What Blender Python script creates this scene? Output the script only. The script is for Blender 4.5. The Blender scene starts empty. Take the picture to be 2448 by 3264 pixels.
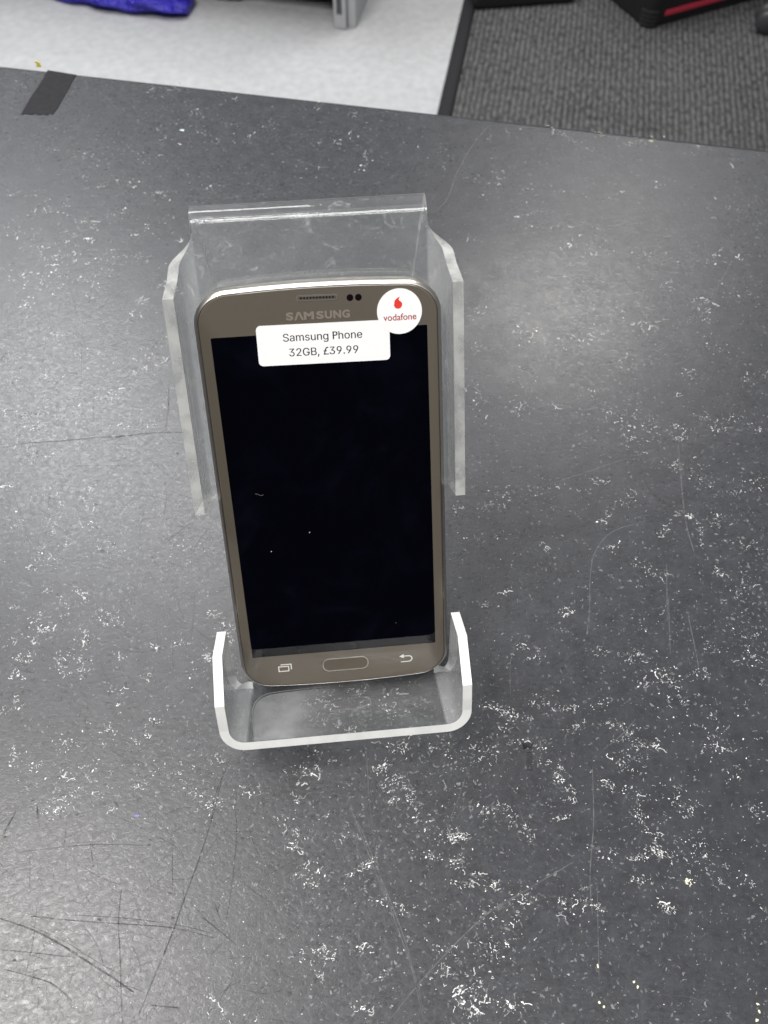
import bpy, bmesh, math, random
from mathutils import Vector, Matrix

S = bpy.context.scene
COL = S.collection

# ------------------------------------------------------------------ frames
# stand frame (millimetres): u right, v up along the leaning phone, w out of its glass
LEAN = math.radians(34.0)
SL, CL = math.sin(LEAN), math.cos(LEAN)
LIFT = 0.06465
U3, V3, W3 = Vector((1, 0, 0)), Vector((0, SL, CL)), Vector((0, -CL, SL))

def pw(u, v, w):
    """stand frame in mm -> world in m"""
    return (U3 * u + V3 * v + W3 * w) * 0.001 + Vector((0, 0, LIFT))

# ------------------------------------------------------------------ camera
CAM_POS = pw(1.0115, 108.2902, 248.8572)
R0 = (0.995559, -0.046685, 0.081749)
R1 = (-0.076076, -0.910464, 0.406531)
R2 = (0.055451, -0.410945, -0.909972)
def fr(r): return (U3 * r[0] + V3 * r[1] + W3 * r[2]).normalized()
c_right, c_down, c_fwd = fr(R0), fr(R1), fr(R2)
cam_d = bpy.data.cameras.new('camera')
cam = bpy.data.objects.new('camera', cam_d)
COL.objects.link(cam)
mw = Matrix.Identity(4)
for i in range(3):
    mw[i][0], mw[i][1], mw[i][2], mw[i][3] = c_right[i], -c_down[i], -c_fwd[i], CAM_POS[i]
cam.matrix_world = mw
cam_d.sensor_fit = 'VERTICAL'
cam_d.sensor_height = 24.0
cam_d.lens = 2700.0 / 3264.0 * 24.0
cam_d.clip_start = 0.01
cam_d.clip_end = 50.0
cam_d.dof.use_dof = True
cam_d.dof.focus_distance = 0.275
cam_d.dof.aperture_fstop = 14.0
S.camera = cam

def at(px, py, z=0.0):
    """where the sight line through a pixel of the 2448x3264 photograph meets the level z"""
    d = c_right * (px - 1224) + c_down * (py - 1632) + c_fwd * 2700
    return CAM_POS + d * ((z - CAM_POS.z) / d.z)

# ------------------------------------------------------------------ world and lamps
W = bpy.data.worlds.new('World')
S.world = W
W.use_nodes = True
nt = W.node_tree
nt.nodes.clear()
tc = nt.nodes.new('ShaderNodeTexCoord')
rp = nt.nodes.new('ShaderNodeValToRGB')
bg = nt.nodes.new('ShaderNodeBackground')
ow = nt.nodes.new('ShaderNodeOutputWorld')
dotn = nt.nodes.new('ShaderNodeVectorMath')
dotn.operation = 'DOT_PRODUCT'
dotn.inputs[1].default_value = (0.0, 0.28, 0.85)           # the shop is brighter ahead of the camera than behind it
nt.links.new(tc.outputs['Generated'], dotn.inputs[0])
nt.links.new(dotn.outputs['Value'], rp.inputs[0])
nt.links.new(rp.outputs[0], bg.inputs[0])
nt.links.new(bg.outputs[0], ow.inputs[0])
e = rp.color_ramp.elements
e[0].position, e[0].color = 0.20, (0.012, 0.012, 0.013, 1)
e[1].position, e[1].color = 0.75, (0.62, 0.64, 0.66, 1)
bg.inputs[1].default_value = 0.45

def lamp(name, loc, target, sx_, sy_, watts, col=(1, 0.985, 0.96)):
    d = bpy.data.lights.new(name, 'AREA')
    d.shape = 'RECTANGLE'
    d.size, d.size_y, d.energy, d.color = sx_, sy_, watts, col
    o = bpy.data.objects.new(name, d)
    o.location = loc
    o.rotation_euler = (Vector(target) - Vector(loc)).to_track_quat('-Z', 'Y').to_euler()
    COL.objects.link(o)
    return o
# ceiling panels of the shop; the last one is an added fill
lamp('ceiling_or_fill_panel', (-1.05, 1.95, 2.2), (-1.05, 1.95, 0), 0.6, 1.2, 56, (0.97, 0.99, 1.0))
lamp('ceiling_or_fill_panel', (-0.25, 1.4, 2.2), (-0.25, 1.4, 0), 0.5, 0.6, 18)
lamp('ceiling_or_fill_panel', (-0.95, 0.0, 2.2), (-0.95, 0.0, 0), 0.6, 0.7, 50, (1, 0.965, 0.93))
lamp('ceiling_or_fill_panel', (1.05, 2.3, 2.2), (1.05, 2.3, 0), 0.6, 0.6, 27)
lamp('ceiling_or_fill_panel', (0.25, -1.2, 2.2), (0.25, -1.2, 0), 1.2, 0.6, 46)  # added behind the camera to brighten the label and front edges

S.view_settings.view_transform = 'Standard'
S.view_settings.look = 'None'
S.view_settings.exposure = 0.0
S.view_settings.gamma = 1.0
S.view_settings.use_curve_mapping = False
S.cycles.max_bounces = 14
S.cycles.transparent_max_bounces = 24
S.cycles.caustics_reflective = False
S.cycles.use_denoising = True

# ------------------------------------------------------------------ helpers
def link_mesh(name, bm, mats, parent=None, smooth=False):
    bmesh.ops.recalc_face_normals(bm, faces=bm.faces[:])
    me = bpy.data.meshes.new(name)
    bm.to_mesh(me)
    bm.free()
    for m in (mats if isinstance(mats, (list, tuple)) else [mats]):
        me.materials.append(m)
    if smooth:
        for p in me.polygons: p.use_smooth = True
    o = bpy.data.objects.new(name, me)
    COL.objects.link(o)
    if parent: o.parent = parent
    return o

def raw_mesh(name, vs, fs, mats, mi=None, parent=None, smooth=False):
    me = bpy.data.meshes.new(name)
    me.from_pydata([tuple(v) for v in vs], [], fs)
    for m in (mats if isinstance(mats, (list, tuple)) else [mats]):
        me.materials.append(m)
    if mi:
        for p, k in zip(me.polygons, mi): p.material_index = k
    if smooth:
        for p in me.polygons: p.use_smooth = True
    me.update()
    o = bpy.data.objects.new(name, me)
    COL.objects.link(o)
    if parent: o.parent = parent
    return o

def thing(name, label, cat, loc=(0, 0, 0), group=None):
    o = bpy.data.objects.new(name, None)
    o.empty_display_size = 0.02
    COL.objects.link(o)
    o['label'], o['category'] = label, cat
    if group: o['group'] = group
    return o

def tag(o, label, cat, group=None):
    o['label'], o['category'] = label, cat
    if group: o['group'] = group
    return o

def mat(name):
    m = bpy.data.materials.new(name)
    m.use_nodes = True
    m.node_tree.nodes.clear()
    return m, m.node_tree

def N(t, kind, **kw):
    n = t.nodes.new(kind)
    for k, v in kw.items():
        if k in ('operation', 'blend_type', 'data_type', 'noise_dimensions', 'feature', 'distance', 'attribute_name', 'musgrave_type', 'attribute_type', 'wave_type', 'bands_direction', 'interpolation_type', 'clamp'):
            setattr(n, k, v)
        else:
            n.inputs[k].default_value = v
    return n

def pbr(name, col, rough=0.5, metal=0.0, bump=None, coat=0.0, spec=0.5, var=0.0, scale=400.0, **kw):
    """principled material with a little colour and roughness variation"""
    m, t = mat(name)
    p = t.nodes.new('ShaderNodeBsdfPrincipled')
    o = t.nodes.new('ShaderNodeOutputMaterial')
    t.links.new(p.outputs[0], o.inputs[0])
    p.inputs['Base Color'].default_value = (*col, 1)
    p.inputs['Roughness'].default_value = rough
    p.inputs['Metallic'].default_value = metal
    p.inputs['Specular IOR Level'].default_value = spec
    p.inputs['Coat Weight'].default_value = coat
    p.inputs['Coat Roughness'].default_value = 0.02
    for k, v in kw.items(): p.inputs[k].default_value = v
    c = t.nodes.new('ShaderNodeTexCoord')
    n = N(t, 'ShaderNodeTexNoise', Scale=scale, Detail=5.0)
    t.links.new(c.outputs['Object'], n.inputs['Vector'])
    if var:
        r = N(t, 'ShaderNodeMapRange')
        r.inputs[3].default_value, r.inputs[4].default_value = 1 - var, 1 + var
        t.links.new(n.outputs[0], r.inputs[0])
        x = N(t, 'ShaderNodeMix', data_type='RGBA', blend_type='MULTIPLY')
        x.inputs[0].default_value = 1
        x.inputs[6].default_value = (*col, 1)
        t.links.new(r.outputs[0], x.inputs[7])
        t.links.new(x.outputs[2], p.inputs['Base Color'])
    if bump:
        b = N(t, 'ShaderNodeBump', Strength=bump[0], Distance=bump[1])
        t.links.new(n.outputs[0], b.inputs['Height'])
        t.links.new(b.outputs[0], p.inputs['Normal'])
    return m

def extrude_poly(pts, frame, w0, w1, mats, name, parent, top_mi=0, side_mi=0):
    """closed 2D outline (u,v) -> solid between w0 (back) and w1 (front)"""
    n = len(pts)
    vs = [frame(u, v, w1) for u, v in pts] + [frame(u, v, w0) for u, v in pts]
    fs = [list(range(n)), list(range(2 * n - 1, n - 1, -1))]
    fs += [[i, i + n, (i + 1) % n + n, (i + 1) % n] for i in range(n)]
    return raw_mesh(name, vs, fs, mats, [top_mi, top_mi] + [side_mi] * n, parent)

def rrect(cx, cy, hw, hh, r, seg=8, rot=0.0):
    out = []
    for k, (sx_, sy_) in enumerate(((1, 1), (-1, 1), (-1, -1), (1, -1))):
        for i in range(seg + 1):
            a = math.pi / 2 * (k + i / seg)
            out.append((sx_ * (hw - r) + r * math.cos(a), sy_ * (hh - r) + r * math.sin(a)))
    c, s = math.cos(rot), math.sin(rot)
    return [(cx + x * c - y * s, cy + x * s + y * c) for x, y in out]

# ================================================================== MATERIALS
# --- acrylic sheet: clear, a sheen that follows the angle, faint scuffs
def acrylic(name, haze, seed, ior=1.49, ripple=0.05):
    m, t = mat(name)
    o = t.nodes.new('ShaderNodeOutputMaterial')
    tr = t.nodes.new('ShaderNodeBsdfTransparent'); tr.inputs[0].default_value = (0.985, 0.992, 0.992, 1)
    gl = t.nodes.new('ShaderNodeBsdfGlossy'); gl.inputs['Roughness'].default_value = 0.03
    df = t.nodes.new('ShaderNodeBsdfDiffuse'); df.inputs[0].default_value = (0.86, 0.88, 0.89, 1)
    # reflectance by angle (Schlick), the same from either face of the sheet
    gm = t.nodes.new('ShaderNodeNewGeometry')
    dp = t.nodes.new('ShaderNodeVectorMath'); dp.operation = 'DOT_PRODUCT'
    t.links.new(gm.outputs['Incoming'], dp.inputs[0]); t.links.new(gm.outputs['Normal'], dp.inputs[1])
    ab = N(t, 'ShaderNodeMath', operation='ABSOLUTE'); t.links.new(dp.outputs['Value'], ab.inputs[0])
    om = N(t, 'ShaderNodeMath', operation='SUBTRACT'); om.inputs[0].default_value = 1.0; t.links.new(ab.outputs[0], om.inputs[1])
    p5 = N(t, 'ShaderNodeMath', operation='POWER'); t.links.new(om.outputs[0], p5.inputs[0]); p5.inputs[1].default_value = 5.0
    r0 = ((ior - 1) / (ior + 1)) ** 2
    fz = N(t, 'ShaderNodeMath', operation='MULTIPLY_ADD'); t.links.new(p5.outputs[0], fz.inputs[0])
    fz.inputs[1].default_value, fz.inputs[2].default_value = 1 - r0, r0
    m1 = t.nodes.new('ShaderNodeMixShader'); m2 = t.nodes.new('ShaderNodeMixShader')
    c = t.nodes.new('ShaderNodeTexCoord')
    mp = t.nodes.new('ShaderNodeMapping')
    mp.inputs['Location'].default_value = (seed, seed * 2, 0)
    n1 = N(t, 'ShaderNodeTexNoise', Scale=70.0, Detail=6.0, Roughness=0.65, Distortion=0.8)
    n2 = N(t, 'ShaderNodeTexNoise', Scale=190.0, Detail=5.0, Roughness=0.75, Distortion=1.0)
    r1 = t.nodes.new('ShaderNodeValToRGB')
    r1.color_ramp.elements[0].position = 0.40; r1.color_ramp.elements[0].color = (haze, haze, haze, 1)
    r1.color_ramp.elements[1].position = 0.78; r1.color_ramp.elements[1].color = (haze + 0.035, haze + 0.035, haze + 0.035, 1)
    r2 = t.nodes.new('ShaderNodeValToRGB')
    r2.color_ramp.elements[0].position = 0.585; r2.color_ramp.elements[0].color = (0, 0, 0, 1)
    r2.color_ramp.elements[1].position = 0.76; r2.color_ramp.elements[1].color = (0.30, 0.30, 0.30, 1)
    ad = N(t, 'ShaderNodeMath', operation='ADD')
    t.links.new(c.outputs['Object'], mp.inputs[0])
    for n in (n1, n2): t.links.new(mp.outputs[0], n.inputs['Vector'])
    t.links.new(n1.outputs[0], r1.inputs[0]); t.links.new(n2.outputs[0], r2.inputs[0])
    t.links.new(r1.outputs[0], ad.inputs[0]); t.links.new(r2.outputs[0], ad.inputs[1])
    t.links.new(fz.outputs[0], m1.inputs[0]); t.links.new(tr.outputs[0], m1.inputs[1]); t.links.new(gl.outputs[0], m1.inputs[2])
    t.links.new(ad.outputs[0], m2.inputs[0]); t.links.new(m1.outputs[0], m2.inputs[1]); t.links.new(df.outputs[0], m2.inputs[2])
    # ripples left by heating and bending, running along the folds
    mq = t.nodes.new('ShaderNodeMapping'); mq.vector_type = 'TEXTURE'
    mq.inputs['Rotation'].default_value = (-LEAN, 0, 0)
    mq.inputs['Scale'].default_value = (0.0022, 0.0022, 0.075)
    rn = N(t, 'ShaderNodeTexNoise', Scale=1.0, Detail=2.0)
    bp = N(t, 'ShaderNodeBump', Strength=ripple, Distance=0.0006)
    t.links.new(c.outputs['Object'], mq.inputs[0]); t.links.new(mq.outputs[0], rn.inputs['Vector'])
    t.links.new(rn.outputs[0], bp.inputs['Height']); t.links.new(bp.outputs[0], gl.inputs['Normal'])
    t.links.new(m2.outputs[0], o.inputs[0])
    return m

def cut_edge(name, clear, col, seed=0.0):
    """saw-cut edge of the sheet: milky, half see-through in places"""
    m, t = mat(name)
    o = t.nodes.new('ShaderNodeOutputMaterial')
    tr = t.nodes.new('ShaderNodeBsdfTransparent'); tr.inputs[0].default_value = (0.95, 0.97, 0.96, 1)
    df = t.nodes.new('ShaderNodeBsdfDiffuse'); df.inputs[0].default_value = (*col, 1)
    tl = t.nodes.new('ShaderNodeBsdfTranslucent'); tl.inputs[0].default_value = (*col, 1)
    gl = t.nodes.new('ShaderNodeBsdfGlossy'); gl.inputs['Roughness'].default_value = 0.12
    a = t.nodes.new('ShaderNodeMixShader'); a.inputs[0].default_value = 0.08
    b = t.nodes.new('ShaderNodeMixShader')
    d = t.nodes.new('ShaderNodeMixShader'); d.inputs[0].default_value = 0.12
    c = t.nodes.new('ShaderNodeTexCoord')
    n = N(t, 'ShaderNodeTexNoise', Scale=160.0, Detail=4.0)
    r = N(t, 'ShaderNodeMapRange')
    r.inputs[1].default_value, r.inputs[2].default_value = 0.35, 0.7
    r.inputs[3].default_value, r.inputs[4].default_value = max(0, clear - 0.12), clear + 0.15
    t.links.new(c.outputs['Object'], n.inputs['Vector']); t.links.new(n.outputs[0], r.inputs[0])
    t.links.new(df.outputs[0], a.inputs[1]); t.links.new(tl.outputs[0], a.inputs[2])
    t.links.new(r.outputs[0], b.inputs[0]); t.links.new(a.outputs[0], b.inputs[1]); t.links.new(tr.outputs[0], b.inputs[2])
    t.links.new(b.outputs[0], d.inputs[1]); t.links.new(gl.outputs[0], d.inputs[2])
    t.links.new(d.outputs[0], o.inputs[0])
    return m

M_ACR = acrylic('acrylic_sheet', 0.04, 0.0, 1.49, 0.06)
M_ACR_W = acrylic('acrylic_wing', 0.11, 3.1, 1.40, 0.5)
M_ACR_S = acrylic('acrylic_shelf', 0.016, 5.7, 1.49, 0.06)
M_EDGE = cut_edge('acrylic_cut_edge', 0.0, (0.93, 0.94, 0.93))
M_EDGE_C = cut_edge('acrylic_clear_edge', 0.68, (0.93, 0.94, 0.91))

M_CHROME = pbr('frame_metal', (0.70, 0.665, 0.615), 0.32, 1.0, var=0.10, scale=900)
M_REFLECTION_RIM = pbr('dark_reflection', (0.055, 0.043, 0.034), 0.2, 0.3)  # dark reflection in the frame's inner slope, painted as a rim
M_BEZEL = pbr('bezel_paint', (0.126, 0.108, 0.085), 0.42, 0.25, coat=1.0, var=0.06, scale=2500)
M_SCREEN = pbr('dark_screen', (0.0012, 0.0016, 0.004), 0.03, 0.0, spec=0.5)
_t = M_SCREEN.node_tree
_p = [n for n in _t.nodes if n.type == 'BSDF_PRINCIPLED'][0]
_n = [n for n in _t.nodes if n.type == 'TEX_NOISE'][0]
_n.inputs['Scale'].default_value = 48.0
_n.inputs['Distortion'].default_value = 1.2
_r = _t.nodes.new('ShaderNodeValToRGB')
_r.color_ramp.elements[0].position = 0.5; _r.color_ramp.elements[0].color = (0.0010, 0.0012, 0.0028, 1)
_r.color_ramp.elements[1].position = 0.8; _r.color_ramp.elements[1].color = (0.0028, 0.0032, 0.0070, 1)
_t.links.new(_n.outputs[0], _r.inputs[0]); _t.links.new(_r.outputs[0], _p.inputs['Base Color'])
M_BLACK = pbr('sensor_black', (0.006, 0.004, 0.006), 0.15)
M_LOGO = pbr('logo_grey', (0.30, 0.255, 0.215), 0.4, 0.4, coat=0.6)
M_ICON = pbr('icon_silver', (0.78, 0.76, 0.72), 0.4, 0.1)
M_PAPER = pbr('label_paper', (0.90, 0.905, 0.91), 0.6, var=0.015, scale=900)
M_INK = pbr('label_ink', (0.012, 0.012, 0.014), 0.7)
M_RED = pbr('sticker_red', (0.74, 0.030, 0.018), 0.55)
M_REDT = pbr('sticker_red_text', (0.34, 0.012, 0.012), 0.6)
M_DUST = pbr('dust', (0.5, 0.5, 0.5), 0.9)
M_LINT = pbr('lint', (0.16, 0.16, 0.15), 0.9)

# --- counter laminate
def counter_mat():
    m, t = mat('counter_laminate')
    o = t.nodes.new('ShaderNodeOutputMaterial')
    p = t.nodes.new('ShaderNodeBsdfPrincipled')
    t.links.new(p.outputs[0], o.inputs[0])
    c = t.nodes.new('ShaderNodeTexCoord')
    big = N(t, 'ShaderNodeTexNoise', Scale=9.0, Detail=4.0, Roughness=0.6, Distortion=0.6)
    mid = N(t, 'ShaderNodeTexNoise', Scale=120.0, Detail=6.0, Roughness=0.7)
    fine = N(t, 'ShaderNodeTexNoise', Scale=620.0, Detail=3.0, Roughness=0.65, Distortion=0.5)
    mpg = t.nodes.new('ShaderNodeMapping'); mpg.inputs['Scale'].default_value = (0.75, 1.0, 1.0); mpg.inputs['Rotation'].default_value = (0, 0, 0.35)
    grain = N(t, 'ShaderNodeTexNoise', Scale=640.0, Detail=5.0, Roughness=0.72, Distortion=0.9)
    for n in (big, mid, fine): t.links.new(c.outputs['Object'], n.inputs['Vector'])
    t.links.new(c.outputs['Object'], mpg.inputs[0]); t.links.new(mpg.outputs[0], grain.inputs['Vector'])
    base = t.nodes.new('ShaderNodeValToRGB')
    base.color_ramp.elements[0].position = 0.33; base.color_ramp.elements[0].color = (0.025, 0.026, 0.030, 1)
    base.color_ramp.elements[1].position = 0.70; base.color_ramp.elements[1].color = (0.043, 0.045, 0.051, 1)
    t.links.new(mid.outputs[0], base.inputs[0])
    # pale grey micro flecks, thicker in some zones than in others
    add = N(t, 'ShaderNodeMath', operation='MULTIPLY_ADD'); add.inputs[1].default_value = 0.22
    t.links.new(big.outputs[0], add.inputs[0]); t.links.new(fine.outputs[0], add.inputs[2])
    fl = t.nodes.new('ShaderNodeValToRGB')
    fl.color_ramp.elements[0].position = 0.735; fl.color_ramp.elements[0].color = (0, 0, 0, 1)
    fl.color_ramp.elements[1].position = 0.80; fl.color_ramp.elements[1].color = (0.85, 0.85, 0.85, 1)
    t.links.new(add.outputs[0], fl.inputs[0])
    mx = N(t, 'ShaderNodeMix', data_type='RGBA')
    t.links.new(fl.outputs[0], mx.inputs[0]); t.links.new(base.outputs[0], mx.inputs[6])
    mx.inputs[7].default_value = (0.15, 0.155, 0.16, 1)
    # one dull greasy smear right of the stand
    vm = t.nodes.new('ShaderNodeVectorMath'); vm.operation = 'DISTANCE'
    vm.inputs[1].default_value = at(1700, 990)[:]
    t.links.new(c.outputs['Object'], vm.inputs[0])
    fo = N(t, 'ShaderNodeMapRange'); fo.inputs[1].default_value, fo.inputs[2].default_value = 0.062, 0.008
    t.links.new(vm.outputs['Value'], fo.inputs[0])
    sn = N(t, 'ShaderNodeTexNoise', Scale=55.0, Detail=6.0, Roughness=0.72, Distortion=0.3)
    t.links.new(c.outputs['Object'], sn.inputs['Vector'])
    sr = N(t, 'ShaderNodeMapRange'); sr.inputs[1].default_value, sr.inputs[2].default_value = 0.30, 0.80
    t.links.new(sn.outputs[0], sr.inputs[0])
    sm = N(t, 'ShaderNodeMath', operation='MULTIPLY'); t.links.new(fo.outputs[0], sm.inputs[0]); t.links.new(sr.outputs[0], sm.inputs[1])
    mx2 = N(t, 'ShaderNodeMix', data_type='RGBA'); mx2.inputs[7].default_value = (0.15, 0.15, 0.147, 1)
    t.links.new(sm.outputs[0], mx2.inputs[0]); t.links.new(mx.outputs[2], mx2.inputs[6])
    t.links.new(mx2.outputs[2], p.inputs['Base Color'])
    rr = N(t, 'ShaderNodeMapRange'); rr.inputs[1].default_value, rr.inputs[2].default_value = 0.3, 0.7
    rr.inputs[3].default_value, rr.inputs[4].default_value = 0.23, 0.42
    t.links.new(grain.outputs[0], rr.inputs[0]); t.links.new(rr.outputs[0], p.inputs['Roughness'])
    p.inputs['Specular IOR Level'].default_value = 0.54
    b = N(t, 'ShaderNodeBump', Strength=0.22, Distance=0.0004)
    t.links.new(grain.outputs[0], b.inputs['Height']); t.links.new(b.outputs[0], p.inputs['Normal'])
    return m
M_COUNTER = counter_mat()

def fleck_mat():
    m, t = mat('counter_fleck')
    o = t.nodes.new('ShaderNodeOutputMaterial')
    p = t.nodes.new('ShaderNodeBsdfPrincipled')
    a = N(t, 'ShaderNodeAttribute', attribute_name='tone')
    t.links.new(a.outputs['Color'], p.inputs['Base Color'])
    p.inputs['Roughness'].default_value = 0.5
    t.links.new(p.outputs[0], o.inputs[0])
    return m
M_FLECK = fleck_mat()
M_BODY = pbr('counter_body', (0.05, 0.05, 0.053), 0.5, var=0.1)
M_TAPE = pbr('tape_black', (0.016, 0.016, 0.018), 0.5, spec=0.12, var=0.5, scale=300, bump=(0.3, 0.0004))

# ================================================================== FLOOR (setting)
FZ = -0.75
def carpet_mat():
    m, t = mat('ribbed_carpet')
    o = t.nodes.new('ShaderNodeOutputMaterial')
    p = t.nodes.new('ShaderNodeBsdfPrincipled')
    t.links.new(p.outputs[0], o.inputs[0])
    c = t.nodes.new('ShaderNodeTexCoord')
    mp = t.nodes.new('ShaderNodeMapping')
    mp.inputs['Rotation'].default_value = (0, 0, RIB_ANG)
    t.links.new(c.outputs['Object'], mp.inputs[0])
    wv = N(t, 'ShaderNodeTexWave', wave_type='BANDS', bands_direction='X', Scale=RIB_SCALE, Distortion=1.2, Detail=2.0)
    wv.inputs['Detail Scale'].default_value = 3.0
    t.links.new(mp.outputs[0], wv.inputs['Vector'])
    mp2 = t.nodes.new('ShaderNodeMapping'); mp2.inputs['Scale'].default_value = (1, 0.45, 1)
    t.links.new(mp.outputs[0], mp2.inputs[0])
    n1 = N(t, 'ShaderNodeTexNoise', Scale=120.0, Detail=3.0, Roughness=0.8)
    n2 = N(t, 'ShaderNodeTexNoise', Scale=7.0, Detail=3.0)
    t.links.new(mp2.outputs[0], n1.inputs['Vector']); t.links.new(mp.outputs[0], n2.inputs['Vector'])
    n1r = N(t, 'ShaderNodeMapRange'); n1r.inputs[1].default_value, n1r.inputs[2].default_value = 0.36, 0.64
    t.links.new(n1.outputs[0], n1r.inputs[0])
    wvr = N(t, 'ShaderNodeMapRange'); wvr.inputs[3].default_value, wvr.inputs[4].default_value = 0.22, 1.0
    t.links.new(wv.outputs[1], wvr.inputs[0])
    a = N(t, 'ShaderNodeMath', operation='MULTIPLY'); t.links.new(wvr.outputs[0], a.inputs[0]); t.links.new(n1r.outputs[0], a.inputs[1])
    b = N(t, 'ShaderNodeMath', operation='MULTIPLY_ADD'); b.inputs[1].default_value = 0.22
    t.links.new(n2.outputs[0], b.inputs[0]); t.links.new(a.outputs[0], b.inputs[2])
    r = t.nodes.new('ShaderNodeValToRGB')
    r.color_ramp.elements[0].position = 0.10; r.color_ramp.elements[0].color = (0.034, 0.034, 0.035, 1)
    r.color_ramp.elements[1].position = 0.75; r.color_ramp.elements[1].color = (0.145, 0.145, 0.15, 1)
    t.links.new(b.outputs[0], r.inputs[0]); t.links.new(r.outputs[0], p.inputs['Base Color'])
    p.inputs['Roughness'].default_value = 0.95
    p.inputs['Specular IOR Level'].default_value = 0.1
    bp = N(t, 'ShaderNodeBump', Strength=0.5, Distance=0.003)
    t.links.new(a.outputs[0], bp.inputs['Height']); t.links.new(bp.outputs[0], p.inputs['Normal'])
    return m

s0, s1 = at(1478.5, 0, FZ), at(1397.4, 346.8, FZ)         # edge between the pale floor and the strip
o1 = at(1445, 354, FZ)
sdir = (s0 - s1).normalized()
sper = Vector((sdir.y, -sdir.x, 0))
if sper.x < 0: sper = -sper
SW = abs((o1 - s1).dot(sper))
RIB_ANG = -math.atan2(sdir.y, sdir.x) + math.pi / 2
RIB_SCALE = 26.5
M_CARPET = carpet_mat()
M_VINYL = pbr('pale_vinyl', (0.45, 0.455, 0.465), 0.6, var=0.22, scale=60)
M_STRIP = pbr('strip_black', (0.016, 0.016, 0.018), 0.45, var=0.2)

fl = raw_mesh('carpet_floor', [(-5, -3, FZ), (6, -3, FZ), (6, 8, FZ), (-5, 8, FZ)], [[0, 1, 2, 3]], M_CARPET)
fl['kind'] = 'structure'
e0, e1 = s1 - sdir * 2.0, s0 + sdir * 3.0
lf = -sper * 4.0
zz = Vector((0, 0, 0.004))
vy = raw_mesh('vinyl_floor', [e0 + zz, e1 + zz, e1 + lf + zz, e0 + lf + zz], [[0, 1, 2, 3]], M_VINYL)
vy['kind'] = 'structure'
def bar(name, a, b, per, w, z0, h, m, parent=None):
    bm = bmesh.new()
    prof = [(0, 0), (w * 0.12, h * 0.8), (w * 0.3, h), (w * 0.7, h), (w * 0.88, h * 0.8), (w, 0)]
    ring = []
    for q in (a, b):
        ring.append([bm.verts.new(Vector((q.x, q.y, z0)) + per * x + Vector((0, 0, z))) for x, z in prof])
    for i in range(len(prof) - 1):
        bm.faces.new([ring[0][i], ring[0][i + 1], ring[1][i + 1], ring[1][i]])
    bm.faces.new(ring[0]); bm.faces.new(ring[1][::-1])
    return link_mesh(name, bm, m, parent)
st = bar('threshold_strip', e0, e1, sper, SW, FZ + 0.001, 0.008, M_STRIP)
tag(st, 'long black strip between the pale floor and the ribbed grey carpet', 'floor strip')

# ================================================================== COUNTER
ea, eb = at(0, 205), at(2448, 473)
ed = (eb - ea).normalized()                                # along the far edge
ei = Vector((ed.y, -ed.x, 0))                              # towards the camera
if ei.y > 0: ei = -ei
def cp(s, d, z=0.0):                                       # point on the counter: along edge, inwards
    return Vector((ea.x, ea.y, 0)) + ed * s + ei * d + Vector((0, 0, z))
counter = thing('counter', 'dark grey laminate counter with white flecks and scratches under the phone stand', 'counter')

rnd = random.Random(7)
cv, cf, cm, ct = [], [], [], []
def addpoly(pts, mi, tone):
    k = len(cv)
    cv.extend(pts)
    cf.append(list(range(k, k + len(pts))))
    cm.append(mi); ct.append(tone)
# slab with a small rounded far edge
TH = 0.032
L0, L1, D1 = -0.9, 1.3, 0.95
prof = [(0.0035, 0.0), (0.0012, -0.0008), (0.0, -0.003), (0.0, -TH), (D1, -TH), (D1, -0.003), (D1 - 0.0012, -0.0008), (D1 - 0.0035, 0.0)]
k0 = len(cv)
for s in (L0, L1):
    for d, z in prof: cv.append(cp(s, d, z))
n = len(prof)
for i in range(n):
    cf.append([k0 + i, k0 + (i + 1) % n, k0 + n + (i + 1) % n, k0 + n + i]); cm.append(0); ct.append((0, 0, 0))
cf.append([k0 + i for i in range(n)]); cm.append(0); ct.append((0, 0, 0))
cf.append([k0 + n + i for i in range(n)][::-1]); cm.append(0); ct.append((0, 0, 0))

FL_Z = 0.00005
def fleck(x, y, ln, wd, ang, tone, zoff=0.0, mi=1):
    m = rnd.randint(5, 8)
    ca, sa = math.cos(ang), math.sin(ang)
    pts = []
    bend = rnd.uniform(-0.5, 0.5)
    for i in range(m):
        a = 2 * math.pi * (i + rnd.uniform(-0.25, 0.25)) / m
        r = rnd.uniform(0.55, 1.15)
        px, py = math.cos(a) * ln * r, math.sin(a) * wd * r
        py += bend * px * px / max(ln, 1e-6)
        pts.append(Vector((x + px * ca - py * sa, y + px * sa + py * ca, FL_Z + zoff + rnd.uniform(0, 0.00002))))
    addpoly(pts, mi, tone)

def whites(b=1.0):
    v = min(0.85, (0.12 + 0.70 * rnd.random() ** 1.4) * b)
    return (v, v * 1.01, v)

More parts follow.
